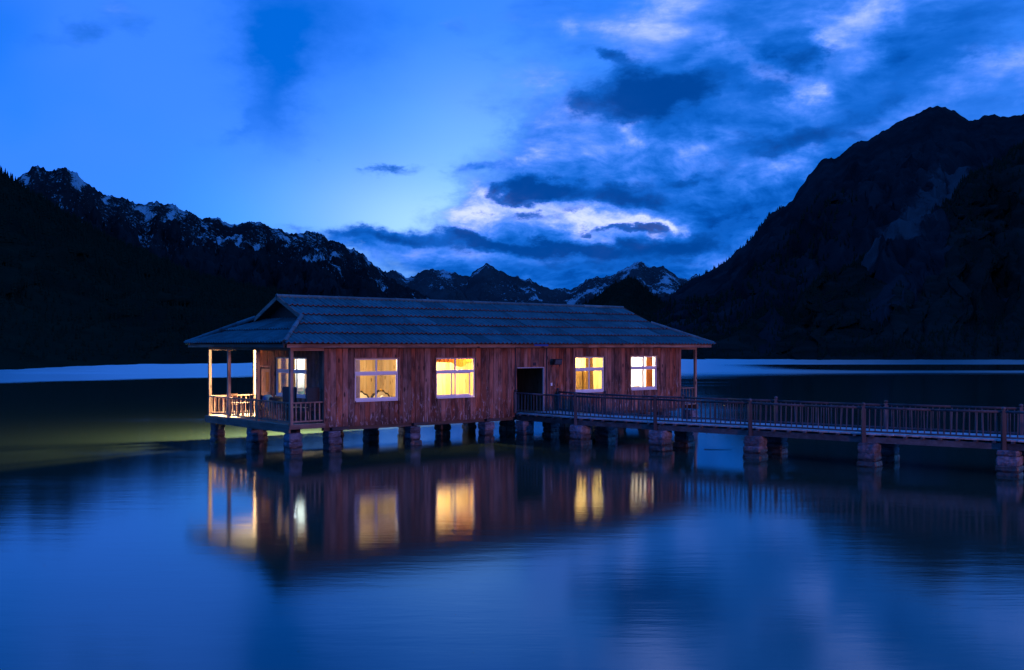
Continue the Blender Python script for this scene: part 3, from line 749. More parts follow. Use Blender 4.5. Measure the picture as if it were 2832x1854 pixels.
def clad(name, a, b, z0, z1, opens, mat, place, wmin=0.18, wmax=0.29, proud=0.022, core=0.08, core_mat=None, parent=house, gap=0.012):
    """board-clad wall: a core with every board a mesh of its own. place(s, d, z) maps along / outward / up to house space"""
    cm = MB(); boards = []
    for lo, hi, op in spans(a, b, opens):
        zs = [(z0, z1)] if op is None else [(z0, op[2]), (op[3], z1)]
        zs = [z for z in zs if z[1] - z[0] > 0.03]
        for (p, q) in zs:
            vs = [place(s, d, z) for z in (p, q) for d in (-core, 0.0) for s in (lo, hi)]
            cm.add(vs, [(0, 2, 3, 1), (4, 5, 7, 6), (0, 1, 5, 4), (2, 6, 7, 3), (0, 4, 6, 2), (1, 3, 7, 5)])
            x = lo
            while x < hi - 1e-4:
                w = random.uniform(wmin, wmax)
                if hi - (x + w) < wmin * 0.6: w = hi - x
                boards.append((x + gap / 2, min(x + w, hi) - gap / 2, p, q)); x += w
    wall = cm.build(name, core_mat or M['sheet_under'], parent)
    for (x0, x1, p, q) in boards:
        d0, d1 = 0.002, proud + random.uniform(-0.007, 0.010)
        t = random.uniform(-0.004, 0.004); dz = random.uniform(-0.012, 0.0) if p == z0 and z0 < 1 else 0
        bm = MB()
        vs = [place(s, d + (t if s == x0 else -t) * (d > d0), z) for z in (p + dz, q) for d in (d0, d1) for s in (x0, x1)]
        bm.add(vs, [(0, 2, 3, 1), (4, 5, 7, 6), (0, 1, 5, 4), (2, 6, 7, 3), (0, 4, 6, 2), (1, 3, 7, 5)])
        bm.build('plank', mat, wall)
    return wall

front = clad('plank_wall', 0.0, L, Z0, ZT, OPEN_F, M['cladding'], lambda s, d, z: (s, -d, z), core=0.10)
endw = clad('plank_wall', 0.0, WD, Z0, ZT, OPEN_E, M['cladding'], lambda s, d, z: (-d, s, z), core=0.10)
# plain rear and far-end walls
MB().box(0.10, L, WD - 0.1, WD, Z0, ZT).build('rear_wall', M['cladding'], house)
MB().box(L - 0.1, L, 0.10, WD - 0.1, Z0, ZT).build('end_wall', M['cladding'], house)
# wall plates closing the walls up to the soffit
for k_, r_ in enumerate(((0.0, L, 0.0, 0.1), (0.0, L, WD - 0.1, WD), (0.0, 0.1, 0.102, WD - 0.102), (L - 0.1, L, 0.102, WD - 0.102))):
    MB().box(*r_, ZT + 0.001, EZ_SOFFIT).build('wall_plate', M['beam_grey'], house)
# corner boards
for (x0, x1, y0, y1) in ((-0.045, 0.09, -0.050, -0.034), (L - 0.1, L + 0.03, -0.050, -0.034), (-0.052, -0.036, -0.03, 0.10)):
    MB().box(x0, x1, y0, y1, Z0 - 0.01, ZT).build('corner_board', M['cladding'], house)
# floor and ceiling slabs
MB().box(0.10, L - 0.1, 0.10, WD - 0.1, FL - 0.08, FL).build('floor', M['floor'], house)
MB().box(0.10, L - 0.1, 0.10, WD - 0.1, 3.74, 3.80).build('ceiling', M['pine'], house)
# inner partitions, lined with pine boards on the sides that can be seen
RB = 4.20
DOORWAY = [(0.84, 1.46, FL, 3.42)]
NIGHT_W = [(18.72, 19.52, 2.0, 2.95)]
inner = dict(mat=M['pine'], core=0.05, core_mat=M['entry_wood'], wmin=0.13, wmax=0.22, proud=0.016, gap=0.006)
clad('lining_wall', 0.12, 5.00, FL, 3.74, DOORWAY, place=lambda s, d, z: (s, RB - d, z), **inner)
clad('lining_wall', 5.12, 9.10, FL, 3.74, [], place=lambda s, d, z: (s, RB - 1.5 - d, z), **inner)
clad('lining_wall', 11.4, 15.40, FL, 3.74, [], place=lambda s, d, z: (s, RB - 0.6 - d, z), **inner)
clad('lining_wall', 15.52, 19.70, FL, 3.74, NIGHT_W, place=lambda s, d, z: (s, RB - d, z), **{**inner, 'mat': M['white_wall']})
for px in (5.06, 9.12, 15.46):
    clad('lining_wall', 0.12, RB - 0.02, FL, 3.74, [], place=lambda s, d, z, px=px: (px - 0.055 - d, s, z), **inner)
clad('lining_wall', 0.12, RB - 0.02, FL, 3.74, [(3.15, 3.80, 2.0, 2.95)], place=lambda s, d, z: (L - 0.16 - d, s, z), **{**inner, 'mat': M['white_wall']})
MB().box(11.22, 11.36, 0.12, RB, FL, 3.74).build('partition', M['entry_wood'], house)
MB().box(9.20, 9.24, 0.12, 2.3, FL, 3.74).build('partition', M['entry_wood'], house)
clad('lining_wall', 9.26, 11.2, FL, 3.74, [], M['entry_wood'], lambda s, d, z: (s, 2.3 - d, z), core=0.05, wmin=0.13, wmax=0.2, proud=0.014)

# windows
def window(name, place, a, b, z0, z1, transom=0.66, mull=0.5, open_sash=0.0, dark=False):
    fm = MB(); w = 0.055; D0, D1 = -0.085, -0.03
    def bx(s0, s1, p, q, d0=D0, d1=D1):
        vs = [place(s, d, z) for z in (p, q) for d in (d0, d1) for s in (s0, s1)]
        fm.add(vs, [(0, 2, 3, 1), (4, 5, 7, 6), (0, 1, 5, 4), (2, 6, 7, 3), (0, 4, 6, 2), (1, 3, 7, 5)])
    zt = z0 + (z1 - z0) * transom; xm = a + (b - a) * mull
    bx(a, a + w, z0, z1); bx(b - w, b, z0, z1)
    bx(a + w, b - w, z1 - w * 0.8, z1); bx(a + w, b - w, z0, z0 + w * 1.25)
    bx(a + w, b - w, zt - 0.055, zt + 0.055)
    bx(xm - 0.028, xm + 0.028, zt + 0.055, z1 - w * 0.8)
    bx(a + w, b - w, z0 - 0.035, z0 - 0.001, -0.08, 0.045)
    win = fm.build(name, M['frame'], house)
    def pane(s0, s1, p, q, d):
        g = MB(); vs = [place(s, dd, z) for z in (p, q) for dd in (d, d + 0.005) for s in (s0, s1)]
        g.add(vs, [(0, 2, 3, 1), (4, 5, 7, 6), (0, 1, 5, 4), (2, 6, 7, 3), (0, 4, 6, 2), (1, 3, 7, 5)]); g.build('pane', M['glass'], win)
    pane(a + w, xm - 0.028, zt + 0.055, z1 - w * 0.8, -0.06); pane(xm + 0.028, b - w, zt + 0.055, z1 - w * 0.8, -0.06)
    for k, (s0, s1, d) in enumerate(((a + w, xm + 0.03, -0.058), (xm - 0.03 - open_sash, b - w - open_sash, -0.075))):
        sm = MB(); p, q = z0 + w * 1.25, zt - 0.055; sw = 0.042
        for (x0, x1, y0, y1) in ((s0, s0 + sw, p, q), (s1 - sw, s1, p, q), (s0 + sw, s1 - sw, p, p + sw), (s0 + sw, s1 - sw, q - sw, q)):
            vs = [place(s, dd, z) for z in (y0, y1) for dd in (d - 0.012, d + 0.012) for s in (x0, x1)]
            sm.add(vs, [(0, 2, 3, 1), (4, 5, 7, 6), (0, 1, 5, 4), (2, 6, 7, 3), (0, 4, 6, 2), (1, 3, 7, 5)])
        sm.build('sash', M['frame'], win)
        pane(s0 + sw, s1 - sw, p + sw, q - sw, d - 0.0025)
    # weathered casing boards lining the opening
    cm = MB()
    for (x0, x1, p, q) in ((a - 0.035, a - 0.002, z0 - 0.05, z1 + 0.04), (b + 0.002, b + 0.035, z0 - 0.05, z1 + 0.04), (a - 0.002, b + 0.002, z1 + 0.002, z1 + 0.04)):
        vs = [place(s, dd, z) for z in (p, q) for dd in (0.003, 0.045) for s in (x0, x1)]
        cm.add(vs, [(0, 2, 3, 1), (4, 5, 7, 6), (0, 1, 5, 4), (2, 6, 7, 3), (0, 4, 6, 2), (1, 3, 7, 5)])
    cm.build('casing', M['post'], win)
    return win
fplace = lambda s, d, z: (s, -d, z)
for k, i in enumerate((0, 1, 3, 4)):
    a, b, p, q = OPEN_F[i]; window('window', fplace, a, b, p, q, open_sash=(0, 0.16, 0, 0)[k])
window('window', lambda s, d, z: (-d, s, z), *OPEN_E[0], mull=0.36)
# small night windows on the far side of the white room
for nm, pl, (a, b, p, q) in (('night_window', lambda s, d, z: (s, RB - d, z), NIGHT_W[0]), ('night_window', lambda s, d, z: (L - 0.16 - d, s, z), (3.15, 3.80, 2.0, 2.95))):
    f = MB()
    def bxx(s0, s1, z0, z1, d0, d1, m):
        vs = [pl(s, d, z) for z in (z0, z1) for d in (d0, d1) for s in (s0, s1)]
        f.add(vs, [(0, 2, 3, 1), (4, 5, 7, 6), (0, 1, 5, 4), (2, 6, 7, 3), (0, 4, 6, 2), (1, 3, 7, 5)], m)
    for r in ((a, a + 0.05, p, q), (b - 0.05, b, p, q), (a + 0.05, b - 0.05, p, p + 0.05), (a + 0.05, b - 0.05, q - 0.05, q)): bxx(*r, -0.03, 0.03, 0)
    bxx(a + 0.05, b - 0.05, p + 0.05, q - 0.05, -0.02, -0.015, 1)
    f.build(nm, [M['frame'], M['grey_cloth']], house)

# entrance: white frame, dark strips painting a shaded gap either side, vent, switch
e = MB(); a, b, p, q = OPEN_F[2]
e.box(a + 0.01, b - 0.05, -0.035, 0.06, q - 0.042, q - 0.002); e.box(b - 0.048, b - 0.002, -0.035, 0.06, p, q - 0.002)
e.build('door_frame', M['jamb'], house)
MB().box(a - 0.13, a - 0.07, -0.050, -0.036, Z0, ZT).build('painted_gap_shade', M['dark_cloth'], house)
MB().box(b + 0.09, b + 0.16, -0.052, -0.036, Z0, ZT).build('painted_gap_shade', M['dark_cloth'], house)
MB().box(a - 0.07, b + 0.05, -0.056, -0.040, FL - 0.10, FL - 0.002).build('door_sill', M['jamb'], house)
v = MB(); v.box(10.26, 10.42, -0.052, -0.036, 3.10, 3.24); v.build('vent', M['dark_cloth'], house)
MB().box(11.27, 11.36, -0.075, -0.034, 2.20, 2.33).build('switch_box', M['frame'], house)
fx = empty('floodlight', (11.46, -0.05, 3.26), parent=house)
MB().box(-0.03, 0.03, -0.20, 0.0, -0.025, 0.025).build('bracket', M['black'], fx)
fh = MB(); fh.add([(x, y + 0.06 * (z < 0) , z) for z in (-0.13, 0.13) for y in (-0.34, -0.20) for x in (-0.22, 0.22)], [(0, 2, 3, 1), (4, 5, 7, 6), (0, 1, 5, 4), (2, 6, 7, 3), (0, 4, 6, 2), (1, 3, 7, 5)])
fh.build('lamp_housing', M['black'], fx)
lg = MB(); lg.add([(-0.18, -0.345 + 0.05, -0.09), (0.18, -0.345 + 0.05, -0.09), (0.18, -0.350, 0.09), (-0.18, -0.350, 0.09)], [(0, 1, 2, 3)]); lg.build('lens', M['steel'], fx)

# end-wall door (orange timber, standing in its frame)
d = MB(); d.box(-0.02, 0.03, 4.40, 5.18, FL + 0.02, 3.04); door = d.build('door', M['door_wood'], house)
for (y0, y1, z0, z1) in ((4.50, 4.75, 1.25, 1.95), (4.84, 5.08, 1.25, 1.95), (4.50, 4.75, 2.1, 2.9), (4.84, 5.08, 2.1, 2.9)):
    MB().box(-0.032, -0.021, y0, y1, z0, z1).build('panel', M['door_wood'], door)
MB().tube((-0.07, 4.46, 2.05), (-0.02, 4.46, 2.05), 0.02).build('handle', M['steel'], door)
dc = MB()
for (y0, y1, z0, z1) in ((4.28, 4.357, FL, 3.16), (5.223, 5.30, FL, 3.16), (4.357, 5.223, 3.083, 3.16)): dc.box(-0.055, -0.034, y0, y1, z0, z1)
dc.build('door_frame', M['post'], house)

# ------------------------------------------------------------------ roof
EV, RV, EZ, RZ = -0.50, 3.92, 4.06, 5.93        # eave / ridge position and height on the front slope
EB = 2 * RV - EV                                  # rear eave
UL, UR, GL, GR = -1.92, L + 1.98, 0.13, L - 0.10  # skirt eaves left/right, gable planes
KV = 1.91; KZ = EZ + (KV - EV) / (RV - EV) * (RZ - EZ)
roof = MB()
def slope_z(v): return EZ + (min(v, EB + EV - v + 0) if False else v - EV) / (RV - EV) * (RZ - EZ)
dk = 0.075
# timber deck under the sheets, closed below
A_ = [(UL + .05, EV + .05, EZ - dk), (UR - .05, EV + .05, EZ - dk), (GR, KV, KZ - dk), (GR, RV, RZ - dk), (GL, RV, RZ - dk), (GL, KV, KZ - dk)]
roof.add(A_, [(0, 1, 2, 5), (5, 2, 3, 4)])
B_ = [(x, 2 * RV - y, z) for (x, y, z) in A_]; roof.add(B_, [(0, 5, 2, 1), (5, 4, 3, 2)])
roof.add([A_[0], A_[5], B_[5], B_[0]], [(0, 1, 2, 3)]); roof.add([A_[1], B_[1], B_[2], A_[2]], [(0, 1, 2, 3)])
roof.add([(UL + .08, EV + .08, EZ - 0.12), (UR - .08, EV + .08, EZ - 0.12), (UR - .08, EB - .08, EZ - 0.12), (UL + .08, EB - .08, EZ - 0.12)], [(0, 3, 2, 1)])
roof_o = roof.build('roof', M['sheet_under'], house)

PITCH, AMP = 0.23, 0.065
def corr(s): return AMP * (0.5 + 0.5 * math.cos(2 * math.pi * s / PITCH)) ** 2.2
def sheet_rows(nrow, s0, s1, row_line, lo_hi, place, width=1.0, ext=0.05):
    """sheets of corrugated roofing: rows up the slope, each sheet a mesh of its own"""
    for r in range(nrow):
        x = s0 - random.uniform(0, 0.6)
        while x < s1:
            xa, xb = max(x, s0), min(x + width, s1); x += width
            if xb - xa < 0.08: continue
            n = max(2, int(round((xb - xa) / (PITCH / 6)))); cols = []
            lift = random.uniform(-0.006, 0.008); cut = random.uniform(-0.015, 0.02)
            for i in range(n + 1):
                s = xa + 0.004 + (xb - xa - 0.008) * i / n
                lo, hi = lo_hi(s); f0, f1 = r / nrow, (r + 1) / nrow
                f0e = max(f0 - (ext + cut) / 5 - (0.02 if r == 0 else 0), lo if r else -0.03); f1e = min(f1, hi)
                if f1e - f0e < 0.01: cols.append(None); continue
                c = corr(s)
                def h(f): return 0.072 * (1 - (f - f0) * nrow) + c + lift
                cols.append((place(s, f0e, h(f0e) - 0.022 - c * 0.25), place(s, f0e, h(f0e)), place(s, (f0e + f1e) / 2, h((f0e + f1e) / 2)), place(s, f1e, h(f1e))))
            m = MB()
            for c0, c1 in zip(cols, cols[1:]):
                if c0 is None or c1 is None: continue
                m.add([c0[0], c1[0], c1[1], c0[1]], [(0, 1, 2, 3)], 1)
                m.add([c0[1], c1[1], c1[2], c0[2], c1[3], c0[3]], [(0, 1, 2, 3), (3, 2, 4, 5)], 0)
            if m.f: m.build('roofing_sheet', [M['roof'], M['roof_lip']], roof_o)
sl = math.atan2(RZ - EZ, RV - EV); kf = (KV - EV) / (RV - EV)
def f_front(s, f, h):
    y = EV + (RV - EV) * f; return (s, y - h * math.sin(sl), EZ + (RZ - EZ) * f + h * math.cos(sl) - 0.02)
def f_back(s, f, h):
    x, y, z = f_front(s, f, h); return (s, 2 * RV - y, z)
def lim_front(s):
    if s < GL - 0.10: return (0.0, max(0.0, kf * (s - UL) / (GL - 0.1 - UL)))
    if s > GR + 0.10: return (0.0, max(0.0, kf * (UR - s) / (UR - GR - 0.1)))
    return (0.0, 1.0)
sheet_rows(5, UL, UR, None, lim_front, f_front)
sheet_rows(5, UL, UR, None, lim_front, f_back, width=2.0)
sk = math.atan2(KZ - EZ, GL + 0.30 - UL); SKW = GL + 0.30 - UL
def f_left(s, f, h): return (UL + SKW * f - h * math.sin(sk), s, EZ + (KZ - EZ) * f + h * math.cos(sk) - 0.02)
def f_right(s, f, h): x, y, z = f_left(s, f, h); return (L + (UR - L) - (x - UL), y, z)
def lim_skirt(s):
    hi = 1.0
    if s < KV: hi = min(1.0, (s - EV) / (KV - EV) * (GL - UL) / SKW + 0.0)
    if s > 2 * RV - KV: hi = min(1.0, (EB - s) / (KV - EV) * (GL - UL) / SKW)
    return (0.0, max(hi, 0.0))
sheet_rows(2, EV, EB, None, lim_skirt, f_left)
sheet_rows(2, EV, EB, None, lim_skirt, f_right, width=2.0)

def cap_run(p, q, n, r=0.10):
    p, q = Vector(p), Vector(q)
    for i in range(n):
        a, b = p.lerp(q, i / n), p.lerp(q, (i + 1.06) / n if i < n - 1 else 1.0)
        m = MB(); m.tube(a, b, r * 1.04, r * 0.94, 8); m.tube(a.lerp(b, 0.0), a.lerp(b, 0.05), r * 1.16, r * 1.16, 8)
        m.build('ridge_cap', M['roof_cap'], roof_o)
up = 0.045
cap_run((GL - 0.12, RV, RZ + up), (GR + 0.12, RV, RZ + up), 14, 0.075)
for (gx, ex) in ((GL - 0.06, UL), (GR + 0.06, UR)):
    cap_run((ex, EV, EZ + up), (gx, KV, KZ + up + 0.02), 4, 0.085)
    cap_run((ex, EB, EZ + up), (gx, 2 * RV - KV, KZ + up + 0.02), 4, 0.085)
# gable ends: recessed boarded triangle and barge boards
for gx, sgn in ((GL, 1), (GR, -1)):
    base = KZ - 0.10
    g = MB(); y0, y1 = KV + 0.05, 2 * RV - KV - 0.05
    x_in = gx + sgn * 0.42
    g.add([(x_in, y0 - 0.3, base), (x_in, y1 + 0.3, base), (x_in, RV, RZ - 0.10), (x_in + sgn * .04, y0 - 0.3, base), (x_in + sgn * .04, y1 + 0.3, base), (x_in + sgn * .04, RV, RZ - 0.10)], [(0, 1, 2), (3, 5, 4), (0, 3, 4, 1), (1, 4, 5, 2), (2, 5, 3, 0)])
    gab = g.build('gable_wall', M['sheet_under'], roof_o)
    for s in (-1, 1):
        b = MB(); p = (gx - sgn * 0.09, RV + s * (RV - KV) * 1.02, KZ - 0.02 - 0.02); q = (gx - sgn * 0.09, RV, RZ - 0.02)
        b.bar(p, q, 0.03, 0.16, up=(0, 0, 1)); b.build('barge_board', M['beam_v'], roof_o)
# fascia boards under the eaves
x = UL + 0.12
while x < UR - 0.2:
    w = min(random.uniform(3.2, 4.4), UR - 0.12 - x)
    if UR - 0.12 - (x + w) < 1.0: w = UR - 0.12 - x
    MB().box(x + 0.004, x + w - 0.004, EV + 0.035, EV + 0.065, EZ - 0.165, EZ - 0.035, j=0.004).build('fascia', M['cladding_h'], roof_o); x += w
y = EV + 0.12
while y < EB - 0.15:
    w = min(3.0, EB - 0.12 - y)
    for ux in (UL + 0.04, UR - 0.07):
        MB().box(ux, ux + 0.03, y + 0.004, y + w - 0.004, EZ - 0.155, EZ - 0.035).build('fascia', M['beam_v'], roof_o)
    y += w
MB().box(9.95, 10.75, EV + 0.015, EV + 0.034, EZ - 0.10, EZ - 0.02, j=0.008).build('tarp_scrap', M['tarp'], roof_o)

# ------------------------------------------------------------------ porches: decks, posts, rails
BV = 7.12
PX = L + 1.15
def boards_x(x0, x1, y0, y1, z, w=0.15):
    y = y0
    while y < y1 - 0.02:
        q = min(y + w, y1); MB().box(x0, x1, y + 0.004, q - 0.004, z - 0.04, z + random.uniform(-0.003, 0.003)).build('deck_board', M['porch_deck'], deckp); y += w
def boards_y(x0, x1, y0, y1, z, w=0.15):
    x = x0
    while x < x1 - 0.02:
        q = min(x + w, x1); MB().box(x + 0.004, q - 0.004, y0, y1, z - 0.04, z + random.uniform(-0.003, 0.003)).build('deck_board', M['porch_deck'], deckp); x += w
dm = MB()
for yy in (0.06, 2.65, 5.25, BV + 0.02): dm.box(-PORCH - 0.08, -0.03, yy - 0.06, yy + 0.06, FL - 0.18, FL - 0.045)
deckp = dm.build('porch_frame', M['beam_v'], house)
boards_y(-PORCH - 0.06, -0.06, -0.06, WD + 0.02, FL)
boards_x(-PORCH - 0.06, PX + 0.06, WD + 0.03, BV + 0.08, FL, 0.17)
boards_y(L + 0.05, PX + 0.06, -0.06, WD + 0.02, FL)
edge = MB()
MB().box(-PORCH - 0.14, -PORCH - 0.062, -0.08, BV + 0.10, FL - 0.30, FL - 0.02).build('edge_beam', M['beam_v'], house)
MB().box(-PORCH - 0.14, -0.052, -0.14, -0.082, FL - 0.17, FL - 0.01).build('edge_beam', M['cladding_h'], house)
MB().box(-PORCH - 0.14, PX + 0.14, BV + 0.104, BV + 0.18, FL - 0.28, FL - 0.02).build('edge_beam', M['beam_grey'], house)
MB().box(PX + 0.064, PX + 0.14, -0.08, BV + 0.10, FL - 0.28, FL - 0.02).build('edge_beam', M['beam_v'], house)
# bearers under the floor
for yy in (0.25, 3.2, 5.2):
    MB().box(0.05, L - 0.05, yy - 0.09, yy + 0.09, Z0 - 0.15, FL - 0.085).build('bearer', M['beam_grey'], house)
for xx in (0.4, 4.1, 7.8, 11.5, 15.2, 18.9):
    MB().box(xx - 0.09, xx + 0.62, -0.03, 0.15, Z0 - 0.13, Z0 - 0.014).build('packing_beam', M['beam_grey'], house)

def hpost(x, y, w=0.115, z1=3.80):
    MB().box(x - w / 2, x + w / 2, y - w / 2, y + w / 2, FL, z1).build('post', M['post'], house)
for (x, y) in ((-PORCH, 0.0), (-PORCH, 2.69), (-PORCH, 5.27), (-PORCH, BV), (0.62, BV), (4.5, BV), (PX, 0.0), (PX, 2.69), (PX, 5.27), (PX, BV), (L - 0.5, BV), (L - 4.5, BV)):
    hpost(x, y)
for a in ((-PORCH - 0.06, -PORCH + 0.06, 0.06, BV + 0.06), (PX - 0.06, PX + 0.06, 0.06, BV + 0.06)):
    MB().box(*a, 3.80, 3.92).build('top_beam', M['beam_v'], house)
MB().box(-PORCH - 0.06, -0.06, -0.06, 0.055, 3.78, 3.90).build('top_beam', M['cladding_h'], house)
MB().box(L + 0.04, PX + 0.06, -0.06, 0.055, 3.78, 3.90).build('top_beam', M['cladding_h'], house)
MB().box(-PORCH + 0.065, PX - 0.065, BV - 0.06, BV + 0.06, 3.79, 3.91).build('top_beam', M['cladding_h'], house)

bal_mesh = [MB().box(-0.02, 0.02, -0.02, 0.02, 0, 1, j=0.004).mesh('baluster', M['post']) for _ in range(6)]
def railing(p, q, top=1.87, bot=FL + 0.10, step=0.19, skip_ends=0.07):
    p, q = Vector((*p, 0)), Vector((*q, 0)); n = max(1, int((q - p).length / step)); dr = (q - p).normalized()
    a, b = p + dr * skip_ends, q - dr * skip_ends
    r = MB(); r.bar(a + Vector((0, 0, top)), b + Vector((0, 0, top)), 0.085, 0.05); hr = r.build('handrail', M['post'], house)
    r = MB(); r.bar(a + Vector((0, 0, bot)), b + Vector((0, 0, bot)), 0.05, 0.05); r.build('bottom_rail', M['post'], house)
    for i in range(1, n):
        c = p.lerp(q, i / n)
        put('baluster', random.choice(bal_mesh), hr, (c.x, c.y, bot + 0.026), (random.uniform(-.012, .012), random.uniform(-.012, .012), random.uniform(-.1, .1)), (1, 1, top - bot - 0.052))
railing((-PORCH, 0), (-0.03, 0))
railing((-PORCH, 0), (-PORCH, 2.69)); railing((-PORCH, 2.69), (-PORCH, 5.27)); railing((-PORCH, 5.27), (-PORCH, BV))
railing((-PORCH, BV), (0.62, BV)); railing((0.62, BV), (4.5, BV))
railing((L + 0.03, 0), (PX, 0)); railing((PX, 0), (PX, 2.69)); railing((PX, 2.69), (PX, 5.27)); railing((PX, 5.27), (PX, BV)); railing((L - 0.5, BV), (PX, BV))

# ------------------------------------------------------------------ stone piers
def pier(parent, x, y, top, w=0.50, rz=0.0, taper=0.10, name='pier'):
    core = MB().box(-w / 2 + 0.04, w / 2 - 0.04, -w / 2 + 0.04, w / 2 - 0.04, -0.8, top - 0.02).build(name, M['stone'], parent, loc=(x, y, 0), rz=rz)
    z = -0.30; k = 0
    while z < top - 0.04:
        h = min(random.uniform(0.20, 0.29), top - z)
        if top - (z + h) < 0.12: h = top - z
        ww = w / 2 * (1 + taper * (1 - (z + 0.3) / (top + 0.3))) + random.uniform(-0.018, 0.022)
        b = MB(); dx, dy = random.uniform(-.015, .015), random.uniform(-.015, .015); c = 0.03
        ring = []
        n = 12
        # rough-hewn block: chamfered corners, uneven edges
        base = [(-1, -.86), (-.86, -1), (-.3, -1.02), (.3, -1.0), (.86, -1), (1, -.86), (1, .86), (.86, 1), (.3, 1.02), (-.3, 1), (-.86, 1), (-1, .86)]
        for zz, sc in ((z + 0.006, .95), (z + h * 0.3, 1.02), (z + h * 0.75, 1.0), (z + h - 0.010, .94)):
            ring.append([(px * ww * sc + dx + random.uniform(-.012, .012), py * ww * sc + dy + random.uniform(-.012, .012), zz + random.uniform(-.008, .008)) for px, py in base])
        vs = [p for rr in ring for p in rr]; fs = [tuple(range(n - 1, -1, -1)), tuple(range(3 * n, 4 * n))]
        for r_ in range(3):
            fs += [(r_ * n + i, r_ * n + (i + 1) % n, (r_ + 1) * n + (i + 1) % n, (r_ + 1) * n + i) for i in range(n)]
        b.add(vs, fs); b.build('block', M['stone'], core, smooth=False); z += h
    return core
for xx in (-1.22, 0.40, 4.10, 7.80, 11.5, 15.2, 18.9, 20.85):
    for yy in (0.16, 3.25, 6.80):
        if xx > 0.3 and xx < 20 and yy > 6: yy = 6.2
        top = FL - 0.30 if xx < 0 else Z0 - 0.15
        pier(house, xx + random.uniform(-.04, .04), yy, top, 0.50 + random.uniform(-.02, .03), random.uniform(-.04, .04))

# ------------------------------------------------------------------ walkway from the door towards the shore
walk = empty('walkway', (5.0, 40.0, 0))
tag(walk, 'long grey timber footbridge on stone piers leading from the house door towards the shore', 'footbridge')
WO = Vector((5.0, 40.0, 0))
def wl_(p): return (p[0] - WO.x, p[1] - WO.y)
near = [(0.17, 45.03), (2.56, 42.25), (5.42, 39.70), (8.45, 37.20), (11.58, 34.55), (15.05, 32.10), (18.4, 29.5), (21.7, 27.0)]
dirv = (Vector(near[5]) - Vector(near[1])).normalized(); nrm = Vector((-dirv.y, dirv.x)) * 2.1
farp = [(2.05, 46.62)] + [tuple(Vector(p) + nrm) for p in near[1:]]
WZ = 1.085
wbal = [MB().tube((0, 0, 0), (0, 0, 1), random.uniform(.019, .024), random.uniform(.017, .022), 6).mesh('baluster', M['rail_grey']) for _ in range(6)]
def wpost(p, low, parent=walk):
    x, y = wl_(p); w = 0.062
    o = MB().box(x - w, x + w, y - w, y + w, low, 1.985).build('post', M['rail_grey'], parent)
    MB().tube((x, y, 1.985), (x, y, 2.005), 0.045, 0.04, 8).ball((x, y, 2.045), 0.068, 10, 6, 0.8).build('cap', M['rail_grey'], o, smooth=True)
def wrail(p, q, step=0.19):
    a, b = Vector((*wl_(p), 0)), Vector((*wl_(q), 0)); d = (b - a).normalized(); e = 0.06
    zt, zb = 1.93 + random.uniform(-.012, .012), 1.15
    r = MB(); mid = a.lerp(b, 0.5) + Vector((0, 0, zt - random.uniform(0.0, 0.02)))
    A_, B_ = a + d * e + Vector((0, 0, zt)), b - d * e + Vector((0, 0, zt + random.uniform(-.01, .01)))
    r.tube(A_, mid, 0.040, 0.037, 8); r.tube(mid, B_, 0.037, 0.040, 8); hr = r.build('handrail', M['rail_grey'], walk, smooth=True)
    MB().bar(a + d * e + Vector((0, 0, zb)), b - d * e + Vector((0, 0, zb)), 0.05, 0.055).build('bottom_rail', M['rail_grey'], walk)
    n = int((b - a).length / step)
    for i in range(1, n):
        c = a.lerp(b, (i + random.uniform(-.10, .10)) / n)
        put('baluster', random.choice(wbal), hr, (c.x, c.y, zb + 0.02), (random.uniform(-.03, .03), random.uniform(-.03, .03), random.uniform(0, 3)), (1, 1, zt - zb - 0.045))
for i, p in enumerate(near):
    wpost(p, 0.72 if i else WZ)
for i, p in enumerate(farp): wpost(p, WZ - 0.05)
for i in range(len(near) - 1):
    wrail(near[i], near[i + 1]); wrail(farp[i], farp[i + 1])
# joists, beams and deck boards
plank_me = [MB().box(-0.093, 0.093, -0.5, 0.5, -0.045, 0.0, j=0.003).mesh('deck_board', M['deck']) for _ in range(5)]
joist_me = MB().box(-0.05, 0.05, -0.5, 0.5, -0.11, -0.047, j=0.003).mesh('joist', M['rail_grey'])
for i in range(len(near) - 1):
    a, b = Vector(near[i]), Vector(near[i + 1]); c, d = Vector(farp[i]), Vector(farp[i + 1])
    ln = (b - a).length; n = int(ln / 0.19)
    for k in range(n):
        t = (k + 0.5) / n; p, q = a.lerp(b, t), c.lerp(d, t); m = (p + q) / 2; w = (q - p).length
        ang = math.atan2(q.y - p.y, q.x - p.x) - math.pi / 2
        put('deck_board', random.choice(plank_me), walk, (*wl_(m), WZ + random.uniform(-.004, .004)), (0, 0, ang + random.uniform(-.006, .006)), (ln / n / 0.19 * 0.985, w - 0.04 + random.uniform(-.02, .03), 1))
    nj = int(ln / 0.52)
    for k in range(nj):
        t = (k + 0.5) / nj; p, q = a.lerp(b, t), c.lerp(d, t); m = (p + q) / 2; w = (q - p).length
        ang = math.atan2(q.y - p.y, q.x - p.x) - math.pi / 2
        put('joist', joist_me, walk, (*wl_(m), WZ), (0, 0, ang), (1, w + 0.10, 1))
    for (p, q, off) in ((a, b, 0.10), (c, d, -0.10)):
        nn = (Vector((-(b - a).y, (b - a).x)).normalized()) * off
        P, Q = Vector((*wl_(p + nn), WZ - 0.21)), Vector((*wl_(q + nn), WZ - 0.21))
        MB().bar(P, Q, 0.12, 0.195).build('beam', M['beam_grey'], walk)
ang0 = math.atan2(dirv.y, dirv.x)
